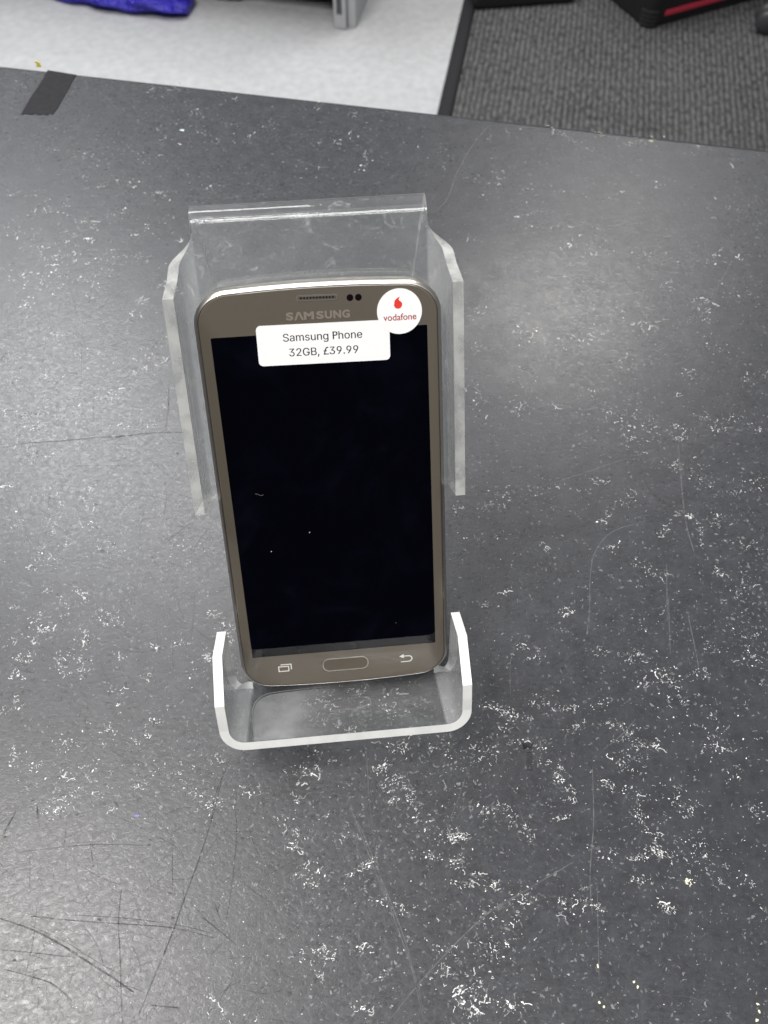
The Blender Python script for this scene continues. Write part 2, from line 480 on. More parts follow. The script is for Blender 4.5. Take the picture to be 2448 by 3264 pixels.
OFF = {'A': (0, 200, .4919), 'B': (0, 1000, .4919), 'C': (0, 1800, .4919), 'D': (816, 300, .9837),
       'E': (1432, 1000, .6124), 'F': (1432, 1900, .6124), 'G': (632, 2248, .6124)}
def cluster(z, n, spread, pts, size=1.0, tone=None):
    ox, oy, s = OFF[z]
    segs = []
    tot = 0
    for a, b in zip(pts[:-1], pts[1:]) if len(pts) > 1 else [(pts[0], pts[0])]:
        l = math.hypot(b[0] - a[0], b[1] - a[1]) + 1e-3
        segs.append((a, b, l)); tot += l
    for i in range(n):
        q = rnd.uniform(0, tot)
        for a, b, l in segs:
            if q <= l: break
            q -= l
        f = min(1, q / l)
        x = a[0] + (b[0] - a[0]) * f + rnd.gauss(0, spread)
        y = a[1] + (b[1] - a[1]) * f + rnd.gauss(0, spread * 0.75)
        p = at(ox + x * s, oy + y * s)
        dirv = math.atan2(b[1] - a[1], b[0] - a[0]) * -1
        ang = dirv + rnd.gauss(0, 0.8) if rnd.random() < 0.6 else rnd.gauss(0.0, 0.7)
        big = rnd.random()
        ln = rnd.uniform(0.28, 0.7) if big < 0.75 else rnd.uniform(0.6, 1.15)
        wd = ln * rnd.uniform(0.25, 0.6)
        tn = tone or whites()
        fleck(p.x, p.y, ln * 0.001 * size, wd * 0.001 * size, ang, tn)
        if rnd.random() < 0.20:                            # runs on as a crooked little line
            x_, y_ = p.x, p.y
            for k_ in range(rnd.randint(2, 5)):
                st_ = ln * 0.0011 * size
                ang += rnd.gauss(0, 0.75)
                x_ += math.cos(ang) * st_; y_ += math.sin(ang) * st_
                fleck(x_, y_, ln * 0.00085 * size, min(wd, ln * .4) * 0.0008 * size, ang, tn)

CL = [
 # A: upper left
 ('A', 10, 12, [(110, 120), (180, 160)]), ('A', 40, 22, [(960, 200), (1060, 170), (1200, 150)]), ('A', 16, 18, [(1400, 230), (1480, 210), (1510, 250)]),
 ('A', 14, 14, [(1100, 400), (1160, 380)]), ('A', 40, 20, [(1190, 300), (1320, 340), (1440, 360), (1540, 420), (1520, 490)]), ('A', 26, 26, [(1040, 440), (1060, 520), (1020, 590)]),
 ('A', 26, 26, [(1240, 430), (1330, 460), (1420, 490)]), ('A', 20, 14, [(1600, 500), (1640, 450)]), ('A', 18, 22, [(250, 570), (350, 565), (390, 580)]),
 ('A', 34, 30, [(460, 620), (560, 590), (640, 620)]), ('A', 24, 26, [(720, 545), (840, 560)]), ('A', 26, 30, [(920, 640), (1000, 640)]), ('A', 18, 12, [(500, 730), (590, 745)]),
 ('A', 20, 24, [(640, 800), (690, 800), (560, 800)]), ('A', 30, 22, [(990, 820), (1050, 860), (1130, 870)]), ('A', 26, 24, [(820, 720), (860, 800)]), ('A', 20, 30, [(1240, 800), (1400, 830)]),
 ('A', 26, 13, [(30, 760), (45, 820), (70, 860), (130, 830)]), ('A', 14, 20, [(140, 870), (210, 850)]), ('A', 40, 11, [(280, 890), (320, 910), (325, 950), (260, 960), (200, 990)]),
 ('A', 44, 12, [(325, 970), (400, 970), (440, 900), (460, 870)]), ('A', 54, 13, [(340, 1000), (390, 1060), (440, 1110), (500, 1130), (500, 1060), (480, 990), (430, 990)]), ('A', 20, 10, [(560, 1150), (600, 1145)], 1.4),
 ('A', 26, 10, [(530, 1030), (600, 1020), (620, 1050)]), ('A', 14, 8, [(640, 1090), (620, 1080)]), ('A', 30, 16, [(700, 990), (780, 980), (810, 950)]), ('A', 36, 14, [(900, 1060), (1000, 1060), (1080, 1020), (1135, 1000)]),
 ('A', 60, 34, [(20, 1080), (140, 1090), (200, 1150)]), ('A', 50, 30, [(160, 1190), (330, 1210), (470, 1180)]), ('A', 60, 30, [(230, 1270), (400, 1260), (490, 1250)]), ('A', 50, 26, [(600, 1270), (700, 1280), (770, 1260)]),
 ('A', 24, 16, [(860, 1240), (970, 1290)]), ('A', 70, 30, [(40, 1350), (160, 1390), (220, 1400)]), ('A', 50, 28, [(270, 1380), (420, 1370)]), ('A', 50, 20, [(500, 1390), (600, 1380), (730, 1350)]),
 ('A', 50, 34, [(180, 1500), (330, 1460), (520, 1430)]), ('A', 24, 20, [(560, 1520), (610, 1470)]), ('A', 40, 18, [(1010, 1445), (1060, 1430), (1160, 1440), (1140, 1490)]), ('A', 24, 12, [(890, 1540), (930, 1540)], 1.3),
 ('A', 40, 22, [(100, 1540), (160, 1590), (180, 1620)]), ('A', 20, 26, [(820, 1620), (980, 1640)]), ('A', 20, 18, [(1130, 1160), (1230, 1170)]), ('A', 16, 30, [(1060, 1290), (1200, 1240)]), ('A', 20, 22, [(860, 1110), (1110, 1120)]),
 # B: left middle
 ('B', 44, 22, [(540, 40), (600, 30), (540, 100)]), ('B', 30, 12, [(850, 40), (820, 90), (790, 150)]), ('B', 26, 13, [(340, 140), (390, 160)], 1.3), ('B', 30, 18, [(490, 290), (560, 290), (600, 230)]), ('B', 16, 10, [(470, 220), (520, 280)]),
 ('B', 30, 18, [(0, 280), (60, 260), (190, 300)]), ('B', 30, 14, [(60, 440), (90, 410), (130, 350)]), ('B', 14, 8, [(20, 490), (70, 450)]), ('B', 34, 16, [(240, 430), (280, 400), (320, 380)]), ('B', 30, 14, [(400, 420), (470, 370), (560, 340)]),
 ('B', 60, 40, [(880, 260), (990, 290), (1040, 250)]), ('B', 44, 22, [(980, 330), (1030, 320), (1040, 280)]), ('B', 44, 14, [(830, 400), (900, 380), (970, 350)]), ('B', 50, 36, [(1060, 180), (1080, 80), (1060, 300)]), ('B', 60, 26, [(690, 450), (740, 480), (700, 540)]),
 ('B', 50, 16, [(590, 570), (680, 550), (740, 540), (780, 570)]), ('B', 20, 14, [(830, 520), (860, 460)]), ('B', 20, 30, [(480, 530), (520, 450)]), ('B', 30, 14, [(0, 640), (60, 640)]), ('B', 50, 16, [(130, 690), (190, 660), (280, 680), (400, 650), (520, 640)]),
 ('B', 54, 18, [(170, 730), (230, 740), (270, 690)]), ('B', 34, 18, [(200, 810), (180, 860), (200, 900)]), ('B', 44, 14, [(250, 920), (350, 910), (300, 920), (190, 960)]), ('B', 40, 34, [(90, 730), (120, 780), (60, 830)]), ('B', 40, 24, [(800, 740), (880, 730), (1030, 680)]),
 ('B', 26, 30, [(1050, 570), (1110, 590), (1140, 540)]), ('B', 16, 12, [(790, 940), (800, 930)]), ('B', 20, 40, [(760, 1030), (880, 1110)]), ('B', 30, 16, [(0, 1130), (60, 1110)]), ('B', 40, 18, [(200, 1170), (270, 1170), (320, 1200)]),
 ('B', 26, 14, [(470, 1190), (540, 1180), (630, 1090)]), ('B', 20, 16, [(380, 1190), (400, 1260)]), ('B', 26, 20, [(560, 1210), (580, 1260)]), ('B', 34, 30, [(60, 1340), (130, 1350)]), ('B', 50, 30, [(300, 1360), (360, 1340), (380, 1430), (280, 1440)]), ('B', 34, 14, [(480, 1300), (510, 1340), (620, 1380)]),
 ('B', 26, 12, [(290, 1490), (250, 1560), (210, 1580)]), ('B', 18, 8, [(440, 1450), (430, 1500), (400, 1530)]), ('B', 44, 22, [(340, 1610), (380, 1600), (240, 1620)]), ('B', 30, 24, [(700, 1550), (790, 1560)]), ('B', 26, 36, [(640, 1440), (700, 1500)]), ('B', 30, 40, [(1180, 1500), (1280, 1560)]),
 # C: left lower
 ('C', 14, 10, [(160, 20), (240, 45)]), ('C', 20, 12, [(320, 140), (330, 185)]), ('C', 50, 12, [(370, 190), (410, 215), (430, 260), (440, 310), (390, 350), (350, 390), (300, 430)]), ('C', 30, 16, [(200, 360), (240, 340), (310, 340)]), ('C', 26, 14, [(230, 410), (280, 430), (330, 410)], 1.2),
 ('C', 60, 9, [(460, 130), (520, 180), (580, 235), (640, 290), (710, 320)]), ('C', 40, 12, [(650, 340), (690, 385), (730, 380), (730, 320)]), ('C', 16, 8, [(800, 345), (780, 400)]), ('C', 60, 20, [(540, 420), (550, 480), (510, 540)]), ('C', 60, 22, [(440, 560), (390, 610), (380, 680), (440, 700)]),
 ('C', 60, 22, [(500, 600), (540, 620), (560, 680), (500, 700)]), ('C', 34, 12, [(235, 490), (200, 540), (200, 600), (170, 640)]), ('C', 24, 16, [(110, 610), (150, 600)]), ('C', 20, 14, [(100, 700), (140, 740)]), ('C', 12, 8, [(60, 290), (100, 270)]), ('C', 20, 14, [(190, 450), (10, 490)]),
 ('C', 40, 18, [(60, 880), (120, 890), (110, 920), (30, 950)]), ('C', 16, 12, [(720, 610), (800, 600)]), ('C', 20, 14, [(1010, 550), (1040, 510)]), ('C', 20, 12, [(1140, 510), (1200, 515)]), ('C', 50, 16, [(1330, 590), (1370, 560), (1370, 640)]), ('C', 50, 20, [(1490, 380), (1500, 460), (1430, 420)]), ('C', 24, 8, [(1500, 480), (1495, 520)]),
 ('C', 14, 8, [(1240, 630), (1260, 680), (1240, 740)]), ('C', 20, 14, [(1360, 320), (1400, 335)]), ('C', 12, 14, [(940, 740), (960, 740)]), ('C', 18, 18, [(740, 810), (770, 820)]), ('C', 12, 7, [(750, 905), (770, 910)]), ('C', 26, 10, [(960, 1030), (1000, 1020), (1040, 1020)]), ('C', 20, 10, [(960, 1050), (940, 1110), (990, 1125)]),
 ('C', 30, 34, [(620, 1000), (660, 1040), (720, 1100)]), ('C', 16, 12, [(850, 1150), (890, 1150)]), ('C', 26, 12, [(80, 1170), (80, 1230), (140, 1210)]), ('C', 40, 14, [(600, 1260), (600, 1310), (570, 1350), (420, 1380)]), ('C', 30, 40, [(60, 1300), (300, 1310)]), ('C', 30, 26, [(400, 1180), (470, 1170)]),
 ('C', 50, 20, [(320, 1520), (440, 1490), (490, 1530)]), ('C', 60, 18, [(300, 1600), (390, 1590), (340, 1620)]), ('C', 26, 12, [(560, 1470), (640, 1480), (640, 1520)]), ('C', 26, 14, [(700, 1590), (750, 1570)]), ('C', 26, 12, [(850, 1440), (940, 1430)]), ('C', 40, 50, [(1080, 1350), (1220, 1350), (1150, 1430)]), ('C', 26, 16, [(1240, 1480), (1280, 1480)]),
 ('C', 40, 20, [(1290, 1560), (1450, 1550), (1500, 1560)]), ('C', 24, 16, [(1390, 1240), (1420, 1290)]), ('C', 50, 80, [(100, 1400), (300, 1420), (600, 1400)]), ('C', 40, 70, [(650, 1300), (1000, 1350)]),
 # D: upper middle and right
 ('D', 16, 6, [(195, 45), (210, 30)]), ('D', 16, 7, [(28, 100), (60, 105)]), ('D', 14, 6, [(310, 60), (320, 75)]), ('D', 16, 5, [(755, 120), (755, 155)]), ('D', 14, 10, [(820, 125), (860, 125)]), ('D', 26, 5, [(945, 100), (970, 120), (1000, 130)]), ('D', 30, 5, [(1000, 135), (1040, 155), (1100, 180)]),
 ('D', 44, 8, [(1110, 130), (1180, 150), (1230, 155), (1320, 140)]), ('D', 30, 7, [(760, 200), (800, 270), (760, 250)]), ('D', 14, 10, [(1380, 190), (1450, 180)]), ('D', 20, 10, [(1530, 215), (1555, 210)]), ('D', 60, 14, [(720, 290), (830, 310), (950, 315), (1010, 300)]), ('D', 20, 8, [(1290, 295), (1320, 290)]), ('D', 40, 14, [(1060, 330), (1190, 325), (1290, 340)]),
 ('D', 60, 18, [(860, 370), (900, 410), (1000, 400)]), ('D', 50, 20, [(1000, 470), (1100, 500), (1130, 460)]), ('D', 14, 8, [(690, 470), (710, 475)]), ('D', 30, 12, [(1250, 510), (1330, 540)]), ('D', 40, 16, [(1380, 540), (1480, 530), (1600, 520)]), ('D', 24, 8, [(1330, 610), (1340, 640)]), ('D', 40, 12, [(1440, 650), (1470, 690), (1450, 720)]), ('D', 60, 16, [(830, 750), (900, 790), (960, 780)]),
 ('D', 50, 10, [(960, 800), (1060, 790), (1140, 770)]), ('D', 26, 12, [(680, 715), (740, 700)]), ('D', 40, 16, [(1200, 720), (1250, 760), (1300, 740)]), ('D', 40, 20, [(1500, 640), (1570, 660), (1640, 620)]), ('D', 40, 20, [(150, 150), (280, 140), (440, 180)]), ('D', 40, 24, [(80, 210), (250, 240), (520, 170)]), ('D', 40, 30, [(560, 220), (650, 190), (700, 280)]), ('D', 24, 10, [(320, 240), (380, 200)]), ('D', 30, 20, [(1480, 350), (1580, 380), (1640, 330)]),
 # E: right middle
 ('E', 26, 8, [(350, 90), (400, 100)]), ('E', 40, 10, [(550, 195), (620, 185), (680, 160), (740, 130), (820, 100)]), ('E', 26, 16, [(90, 170), (190, 180)]), ('E', 30, 14, [(850, 250), (930, 225)]), ('E', 30, 14, [(890, 290), (980, 285)]), ('E', 70, 30, [(330, 310), (420, 320), (380, 420), (340, 500)]), ('E', 40, 24, [(100, 400), (190, 460), (130, 520)]), ('E', 40, 18, [(330, 470), (340, 510), (420, 510)]),
 ('E', 20, 7, [(545, 450), (550, 500)]), ('E', 20, 8, [(680, 410), (760, 400)]), ('E', 50, 24, [(700, 460), (880, 540), (1010, 500)]), ('E', 50, 18, [(840, 580), (960, 590), (1060, 600), (1120, 605)]), ('E', 16, 6, [(1195, 425), (1190, 415)]), ('E', 40, 10, [(1160, 580), (1210, 600), (1220, 640), (1170, 640)]), ('E', 30, 12, [(1290, 530), (1370, 540)]), ('E', 24, 14, [(1370, 595), (1420, 590)]), ('E', 30, 14, [(1420, 530), (1540, 570)]),
 ('E', 34, 16, [(1520, 350), (1600, 350), (1640, 320)]), ('E', 30, 16, [(1200, 320), (1300, 320)]), ('E', 60, 40, [(900, 640), (1100, 620), (1000, 700)]), ('E', 34, 14, [(1140, 770), (1200, 800), (1210, 850)]), ('E', 34, 16, [(1280, 850), (1340, 870), (1370, 890)]), ('E', 60, 22, [(1480, 910), (1540, 880), (1640, 860)]), ('E', 44, 18, [(230, 890), (260, 950), (340, 970)]), ('E', 40, 12, [(160, 1010), (240, 990)]), ('E', 26, 18, [(0, 1000), (60, 1020)]),
 ('E', 40, 18, [(410, 930), (540, 890), (700, 915)]), ('E', 30, 10, [(740, 865), (840, 870)]), ('E', 34, 12, [(930, 900), (960, 920), (920, 990), (860, 1000)]), ('E', 40, 10, [(830, 1020), (820, 1070), (790, 1080), (800, 1110)]), ('E', 18, 8, [(1180, 1030), (1240, 1050)]), ('E', 44, 9, [(1240, 1045), (1270, 1080), (1310, 1120), (1320, 1180), (1280, 1190)], 1.2), ('E', 30, 12, [(1090, 1150), (1130, 1120)]), ('E', 34, 16, [(1380, 1030), (1410, 1080), (1380, 1090)]),
 ('E', 44, 12, [(1430, 1180), (1540, 1210), (1600, 1210), (1650, 1260)]), ('E', 30, 16, [(100, 1155), (190, 1180), (270, 1150)]), ('E', 16, 8, [(490, 1240), (500, 1200)]), ('E', 34, 12, [(790, 1250), (850, 1220), (870, 1190)]), ('E', 50, 14, [(960, 1290), (1020, 1330), (1080, 1360), (1140, 1350)]), ('E', 24, 12, [(1390, 1340), (1420, 1350)]), ('E', 40, 30, [(1480, 1410), (1560, 1390), (1440, 1440)]), ('E', 14, 8, [(280, 1460), (310, 1430)]), ('E', 24, 14, [(590, 1560), (640, 1540)]), ('E', 14, 8, [(160, 1525), (200, 1510)]),
 ('E', 24, 20, [(1110, 780), (1360, 800)]), ('E', 26, 14, [(1320, 30), (1340, 20), (1220, 20)]), ('E', 34, 12, [(1340, 100), (1350, 170), (1440, 190)]), ('E', 30, 26, [(1080, 100), (1150, 190)]), ('E', 24, 14, [(1640, 520), (1600, 640)]),
 # F: right lower
 ('F', 24, 14, [(590, 90), (640, 80)]), ('F', 16, 10, [(590, 180), (600, 170)]), ('F', 30, 18, [(340, 270), (400, 265), (460, 265)]), ('F', 20, 12, [(410, 320), (490, 310)]), ('F', 30, 16, [(720, 270), (830, 280)]), ('F', 40, 20, [(930, 330), (970, 300)]), ('F', 80, 24, [(1040, 350), (1130, 390), (1160, 400), (1100, 440)]), ('F', 60, 18, [(990, 430), (1060, 470), (1120, 460), (1200, 470)]),
 ('F', 34, 10, [(1260, 410), (1300, 380), (1330, 420), (1360, 440)]), ('F', 26, 12, [(1350, 260), (1400, 290)]), ('F', 60, 36, [(1530, 320), (1600, 340), (1640, 380)]), ('F', 30, 14, [(1200, 520), (1260, 560)]), ('F', 60, 14, [(190, 560), (220, 590), (290, 590), (340, 600)], 1.15), ('F', 60, 14, [(290, 620), (350, 630), (310, 680), (280, 700)]), ('F', 30, 8, [(410, 620), (425, 650), (420, 690)]), ('F', 44, 20, [(430, 550), (500, 530), (540, 570)]), ('F', 40, 10, [(540, 595), (660, 580)]),
 ('F', 20, 10, [(750, 580), (810, 560), (830, 530)]), ('F', 44, 12, [(600, 705), (660, 690), (710, 670)]), ('F', 30, 10, [(800, 660), (880, 665)]), ('F', 60, 16, [(890, 680), (950, 710), (880, 760)]), ('F', 40, 16, [(960, 750), (1020, 780)]), ('F', 30, 12, [(1060, 760), (1080, 810)]), ('F', 60, 30, [(900, 830), (980, 850), (960, 810)]), ('F', 24, 12, [(870, 880), (970, 905)]), ('F', 50, 20, [(110, 780), (160, 790), (260, 800)]), ('F', 30, 9, [(310, 750), (380, 750)]), ('F', 40, 16, [(420, 790), (490, 770)]), ('F', 44, 34, [(30, 840), (170, 860), (270, 900)]),
 ('F', 24, 12, [(450, 860), (520, 870)]), ('F', 50, 12, [(570, 890), (560, 950), (600, 970)]), ('F', 44, 14, [(610, 1010), (650, 1020), (630, 1065)]), ('F', 34, 12, [(790, 1000), (820, 970), (840, 1010)]), ('F', 44, 20, [(900, 1000), (950, 1030), (1000, 1040)]), ('F', 54, 13, [(970, 1110), (1000, 1150), (1010, 1200)]), ('F', 34, 8, [(1010, 1220), (1070, 1240), (1080, 1290)]), ('F', 80, 18, [(1040, 1310), (1080, 1330), (1110, 1350)], 1.2), ('F', 30, 10, [(950, 1360), (1040, 1370)]), ('F', 34, 24, [(780, 1330), (870, 1350)]), ('F', 50, 34, [(1230, 1330), (1260, 1300), (1320, 1360)]),
 ('F', 34, 16, [(150, 1110), (220, 1120)]), ('F', 44, 20, [(270, 1100), (320, 1130), (300, 1180)]), ('F', 34, 7, [(390, 1180), (410, 1240), (425, 1285)]), ('F', 44, 20, [(20, 1240), (60, 1270)]), ('F', 30, 20, [(40, 1380), (90, 1350)]), ('F', 34, 10, [(70, 1500), (120, 1490), (150, 1450)]), ('F', 34, 8, [(190, 1500), (240, 1505), (240, 1530), (200, 1525)]), ('F', 20, 10, [(560, 1145), (640, 1145)]), ('F', 34, 12, [(950, 1470), (1040, 1480)]), ('F', 14, 8, [(690, 1525), (720, 1520)]),
 ('F', 40, 40, [(1310, 650), (1400, 680), (1350, 760)]), ('F', 60, 30, [(1320, 810), (1390, 790), (1520, 800)]), ('F', 50, 26, [(1200, 1090), (1240, 1110)]), ('F', 80, 60, [(1250, 1420), (1350, 1450), (1250, 1500)]), ('F', 40, 10, [(1080, 1590), (1140, 1630), (1180, 1655)], 1.2), ('F', 44, 10, [(720, 1590), (770, 1620), (810, 1640)]), ('F', 60, 30, [(560, 1580), (630, 1610), (600, 1640)]), ('F', 60, 26, [(300, 1610), (370, 1600), (440, 1580)]), ('F', 30, 12, [(1540, 1420), (1580, 1560), (1640, 1620)]), ('F', 26, 20, [(1440, 930), (1510, 910)]), ('F', 40, 20, [(1580, 1100), (1600, 1130)]), ('F', 30, 40, [(1150, 980), (1180, 1040)]),
 ('F', 60, 80, [(1100, 600), (1300, 600), (1500, 700)]), ('F', 60, 90, [(1150, 1250), (1400, 1300), (1600, 1300)]), ('F', 30, 20, [(1520, 150), (1560, 190), (1630, 190)]), ('F', 40, 60, [(900, 110), (1130, 120), (1200, 210)]),
 # G: bottom
 ('G', 30, 20, [(600, 230), (640, 240)]), ('G', 16, 8, [(680, 300), (690, 280)]), ('G', 54, 14, [(540, 360), (590, 365), (650, 345)]), ('G', 40, 22, [(500, 350), (560, 340)]), ('G', 60, 22, [(1000, 220), (1060, 240), (1070, 190)]), ('G', 50, 12, [(920, 340), (960, 330), (990, 300)], 1.2), ('G', 44, 22, [(1200, 230), (1290, 190), (1270, 210)]), ('G', 40, 14, [(1000, 385), (1050, 380)]), ('G', 54, 20, [(950, 410), (1040, 430), (1110, 430)]), ('G', 50, 10, [(990, 505), (1060, 480), (1130, 495), (1100, 450)]),
 ('G', 26, 12, [(450, 470), (530, 475)]), ('G', 14, 6, [(525, 405), (535, 410)]), ('G', 30, 24, [(200, 440), (350, 450)]), ('G', 30, 20, [(40, 510), (150, 515)]), ('G', 60, 30, [(450, 600), (530, 640), (530, 690)]), ('G', 44, 22, [(490, 740), (530, 730)]), ('G', 26, 8, [(590, 810), (560, 840)]), ('G', 44, 12, [(480, 880), (500, 905), (560, 890), (640, 865)]), ('G', 26, 12, [(570, 930), (600, 945)]), ('G', 26, 18, [(740, 680), (790, 690)]), ('G', 50, 14, [(830, 850), (880, 830), (910, 800)]), ('G', 14, 8, [(770, 890), (810, 885)]),
 ('G', 60, 30, [(1150, 610), (1250, 640), (1340, 680)]), ('G', 34, 14, [(1280, 700), (1370, 690)]), ('G', 40, 12, [(1130, 775), (1180, 785), (1250, 790)]), ('G', 26, 14, [(1330, 830), (1360, 820)]), ('G', 40, 14, [(1280, 915), (1400, 930), (1450, 890)]), ('G', 30, 16, [(910, 1030), (1000, 1030)]), ('G', 34, 14, [(1040, 1050), (1100, 1080), (1090, 1095)]), ('G', 34, 20, [(610, 1280), (640, 1260), (720, 1280)]), ('G', 26, 10, [(840, 1240), (880, 1250), (850, 1275)]), ('G', 26, 9, [(970, 1360), (975, 1400), (930, 1440)]),
 ('G', 18, 8, [(600, 1380), (640, 1420)]), ('G', 26, 9, [(1200, 1215), (1260, 1270), (1360, 1268)]), ('G', 80, 36, [(1480, 1220), (1510, 1270), (1560, 1310)]), ('G', 60, 30, [(1270, 1410), (1320, 1370)]), ('G', 70, 34, [(1400, 1460), (1470, 1460), (1430, 1500)]), ('G', 80, 22, [(1330, 1510), (1400, 1560), (1460, 1590), (1430, 1570)], 1.2), ('G', 60, 26, [(1590, 1570), (1640, 1570)]), ('G', 16, 8, [(40, 1520), (80, 1525)]), ('G', 26, 12, [(60, 1600), (120, 1610), (340, 1630)]), ('G', 30, 30, [(860, 1540), (890, 1600)]), ('G', 80, 60, [(1450, 1100), (1600, 1130), (1640, 1200)]),
 ('G', 50, 50, [(560, 1300), (700, 1320)]), ('G', 50, 60, [(1150, 300), (1350, 300), (1400, 360)]), ('G', 40, 50, [(1060, 600), (1400, 540)]),
]
OFF['J'] = (600, 1900, .5787)
CL += [('J', 60, 16, [(600, 590), (690, 600), (800, 600), (720, 640), (640, 570)]), ('J', 40, 14, [(650, 720), (760, 690), (880, 740)]), ('J', 20, 12, [(900, 530), (960, 510)]), ('J', 24, 14, [(1060, 570), (1100, 620), (1130, 680)]),
       ('J', 40, 60, [(950, 600), (1250, 560), (1300, 680)]), ('J', 20, 20, [(700, 540), (820, 560)]), ('J', 20, 10, [(880, 740), (900, 720)])]
for c in CL:
    cluster(c[0], int(c[1] * (0.68 if c[0] in 'FG' else 0.8)) + 1, c[2] * 1.45, c[3], (c[4] if len(c) > 4 else 0.9) * (0.72 if c[0] in 'ADJ' else 0.57))
YEL = (0.66, 0.65, 0.46)
for z, n_, sp, pts in (('D', 7, 6, [(1112, 124), (1116, 130)]), ('D', 8, 7, [(1280, 145), (1290, 146)]), ('D', 6, 8, [(1210, 155), (1220, 158)]), ('F', 9, 8, [(1232, 1478), (1240, 1490)])):
    cluster(z, n_, sp, pts, 0.85, YEL)
for px, py in ((2020, 3130), (2032, 3145), (2415, 3200), (2420, 3225), (2412, 3250), (1905, 3080), (1910, 3195), (1925, 3210)):
    p = at(px, py); fleck(p.x, p.y, 0.0006, 0.0004, rnd.uniform(0, 3), YEL, 0.00003)
p = at(437, 2600); fleck(p.x, p.y, 0.0008, 0.0004, -0.3, (0.16, 0.16, 0.75), 0.00003)
p = at(580, 415); fleck(p.x, p.y, 0.0016, 0.0010, -0.2, (0.50, 0.58, 0.58), 0.00003)
# dull grey rubbing around the chipped places
for c in CL:
    ox, oy, s_ = OFF[c[0]]
    for i in range(max(1, c[1] // 14)):
        bx_, by_ = rnd.choice(c[3])
        p = at(ox + (bx_ + rnd.gauss(0, c[2] * 1.2)) * s_, oy + (by_ + rnd.gauss(0, c[2])) * s_)
        ln = rnd.uniform(0.6, 1.7) * 0.001
        v = rnd.uniform(0.09, 0.2)
        fleck(p.x, p.y, ln, ln * rnd.uniform(0.2, 0.5), rnd.gauss(0, 0.7), (v, v, v * 1.03), -0.00003, 2)
# loose background flecks all over the sheet
for i in range(3800):
    px, py = rnd.uniform(-250, 2700), rnd.uniform(240, 3600)
    p = at(px, py)
    if (p - cp(0, 0)).dot(ei) < 0.004: continue
    ln = rnd.uniform(0.12, 0.36) * 0.001
    v = 0.12 + 0.5 * rnd.random() ** 2.2
    fleck(p.x, p.y, ln, ln * rnd.uniform(0.3, 0.65), rnd.gauss(0, 0.8), (v, v, v * 1.02))
# fainter grey blotches
for i in range(2600):
    px, py = rnd.uniform(-100, 2550), rnd.uniform(240, 3400)
    p = at(px, py)
    if (p - cp(0, 0)).dot(ei) < 0.004: continue
    ln = rnd.uniform(0.3, 0.9) * 0.001
    v = rnd.uniform(0.09, 0.17)
    fleck(p.x, p.y, ln, ln * rnd.uniform(0.25, 0.6), rnd.gauss(0, 0.9), (v, v, v * 1.03), -0.00002)

def ribbon(pts, wd, tone, mi=2, z=0.00009):
    """thin scratch through full-frame pixel points, tapering at the ends"""
    P = [at(x, y) for x, y in pts]
    dense = []
    for i in range(len(P) - 1):
        p0, p1, p2, p3 = P[max(0, i - 1)], P[i], P[i + 1], P[min(len(P) - 1, i + 2)]
        for k in range(8):
            f = k / 8
            dense.append(0.5 * ((2 * p1) + (p2 - p0) * f + (2 * p0 - 5 * p1 + 4 * p2 - p3) * f * f + (3 * p1 - p0 - 3 * p2 + p3) * f ** 3))
    dense.append(P[-1])
    m = len(dense)
    lr = []
    for i, q in enumerate(dense):
        d = (dense[min(m - 1, i + 1)] - dense[max(0, i - 1)]); d.z = 0; d.normalize()
        s = Vector((-d.y, d.x, 0))
        t_ = wd * 0.5 * (0.35 + 0.65 * math.sin(math.pi * min(1, max(0, i / (m - 1)))) ** 0.5) * rnd.uniform(0.75, 1.2)
        lr.append((q + s * t_, q - s * t_))
    for i in range(m - 1):
        a, b = lr[i], lr[i + 1]
        pts4 = [Vector((v.x, v.y, z)) for v in (a[0], a[1], b[1], b[0])]
        addpoly(pts4, mi, tone)
def g3(z, pts): 
    ox, oy, s = OFF[z]; return [(ox + x * s, oy + y * s) for x, y in pts]
OFF['H'] = (0, 2400, .7378)
OFF['I'] = (1224, 2400, .7378)
DK, LT = (0.022, 0.021, 0.021), (0.19, 0.195, 0.20)
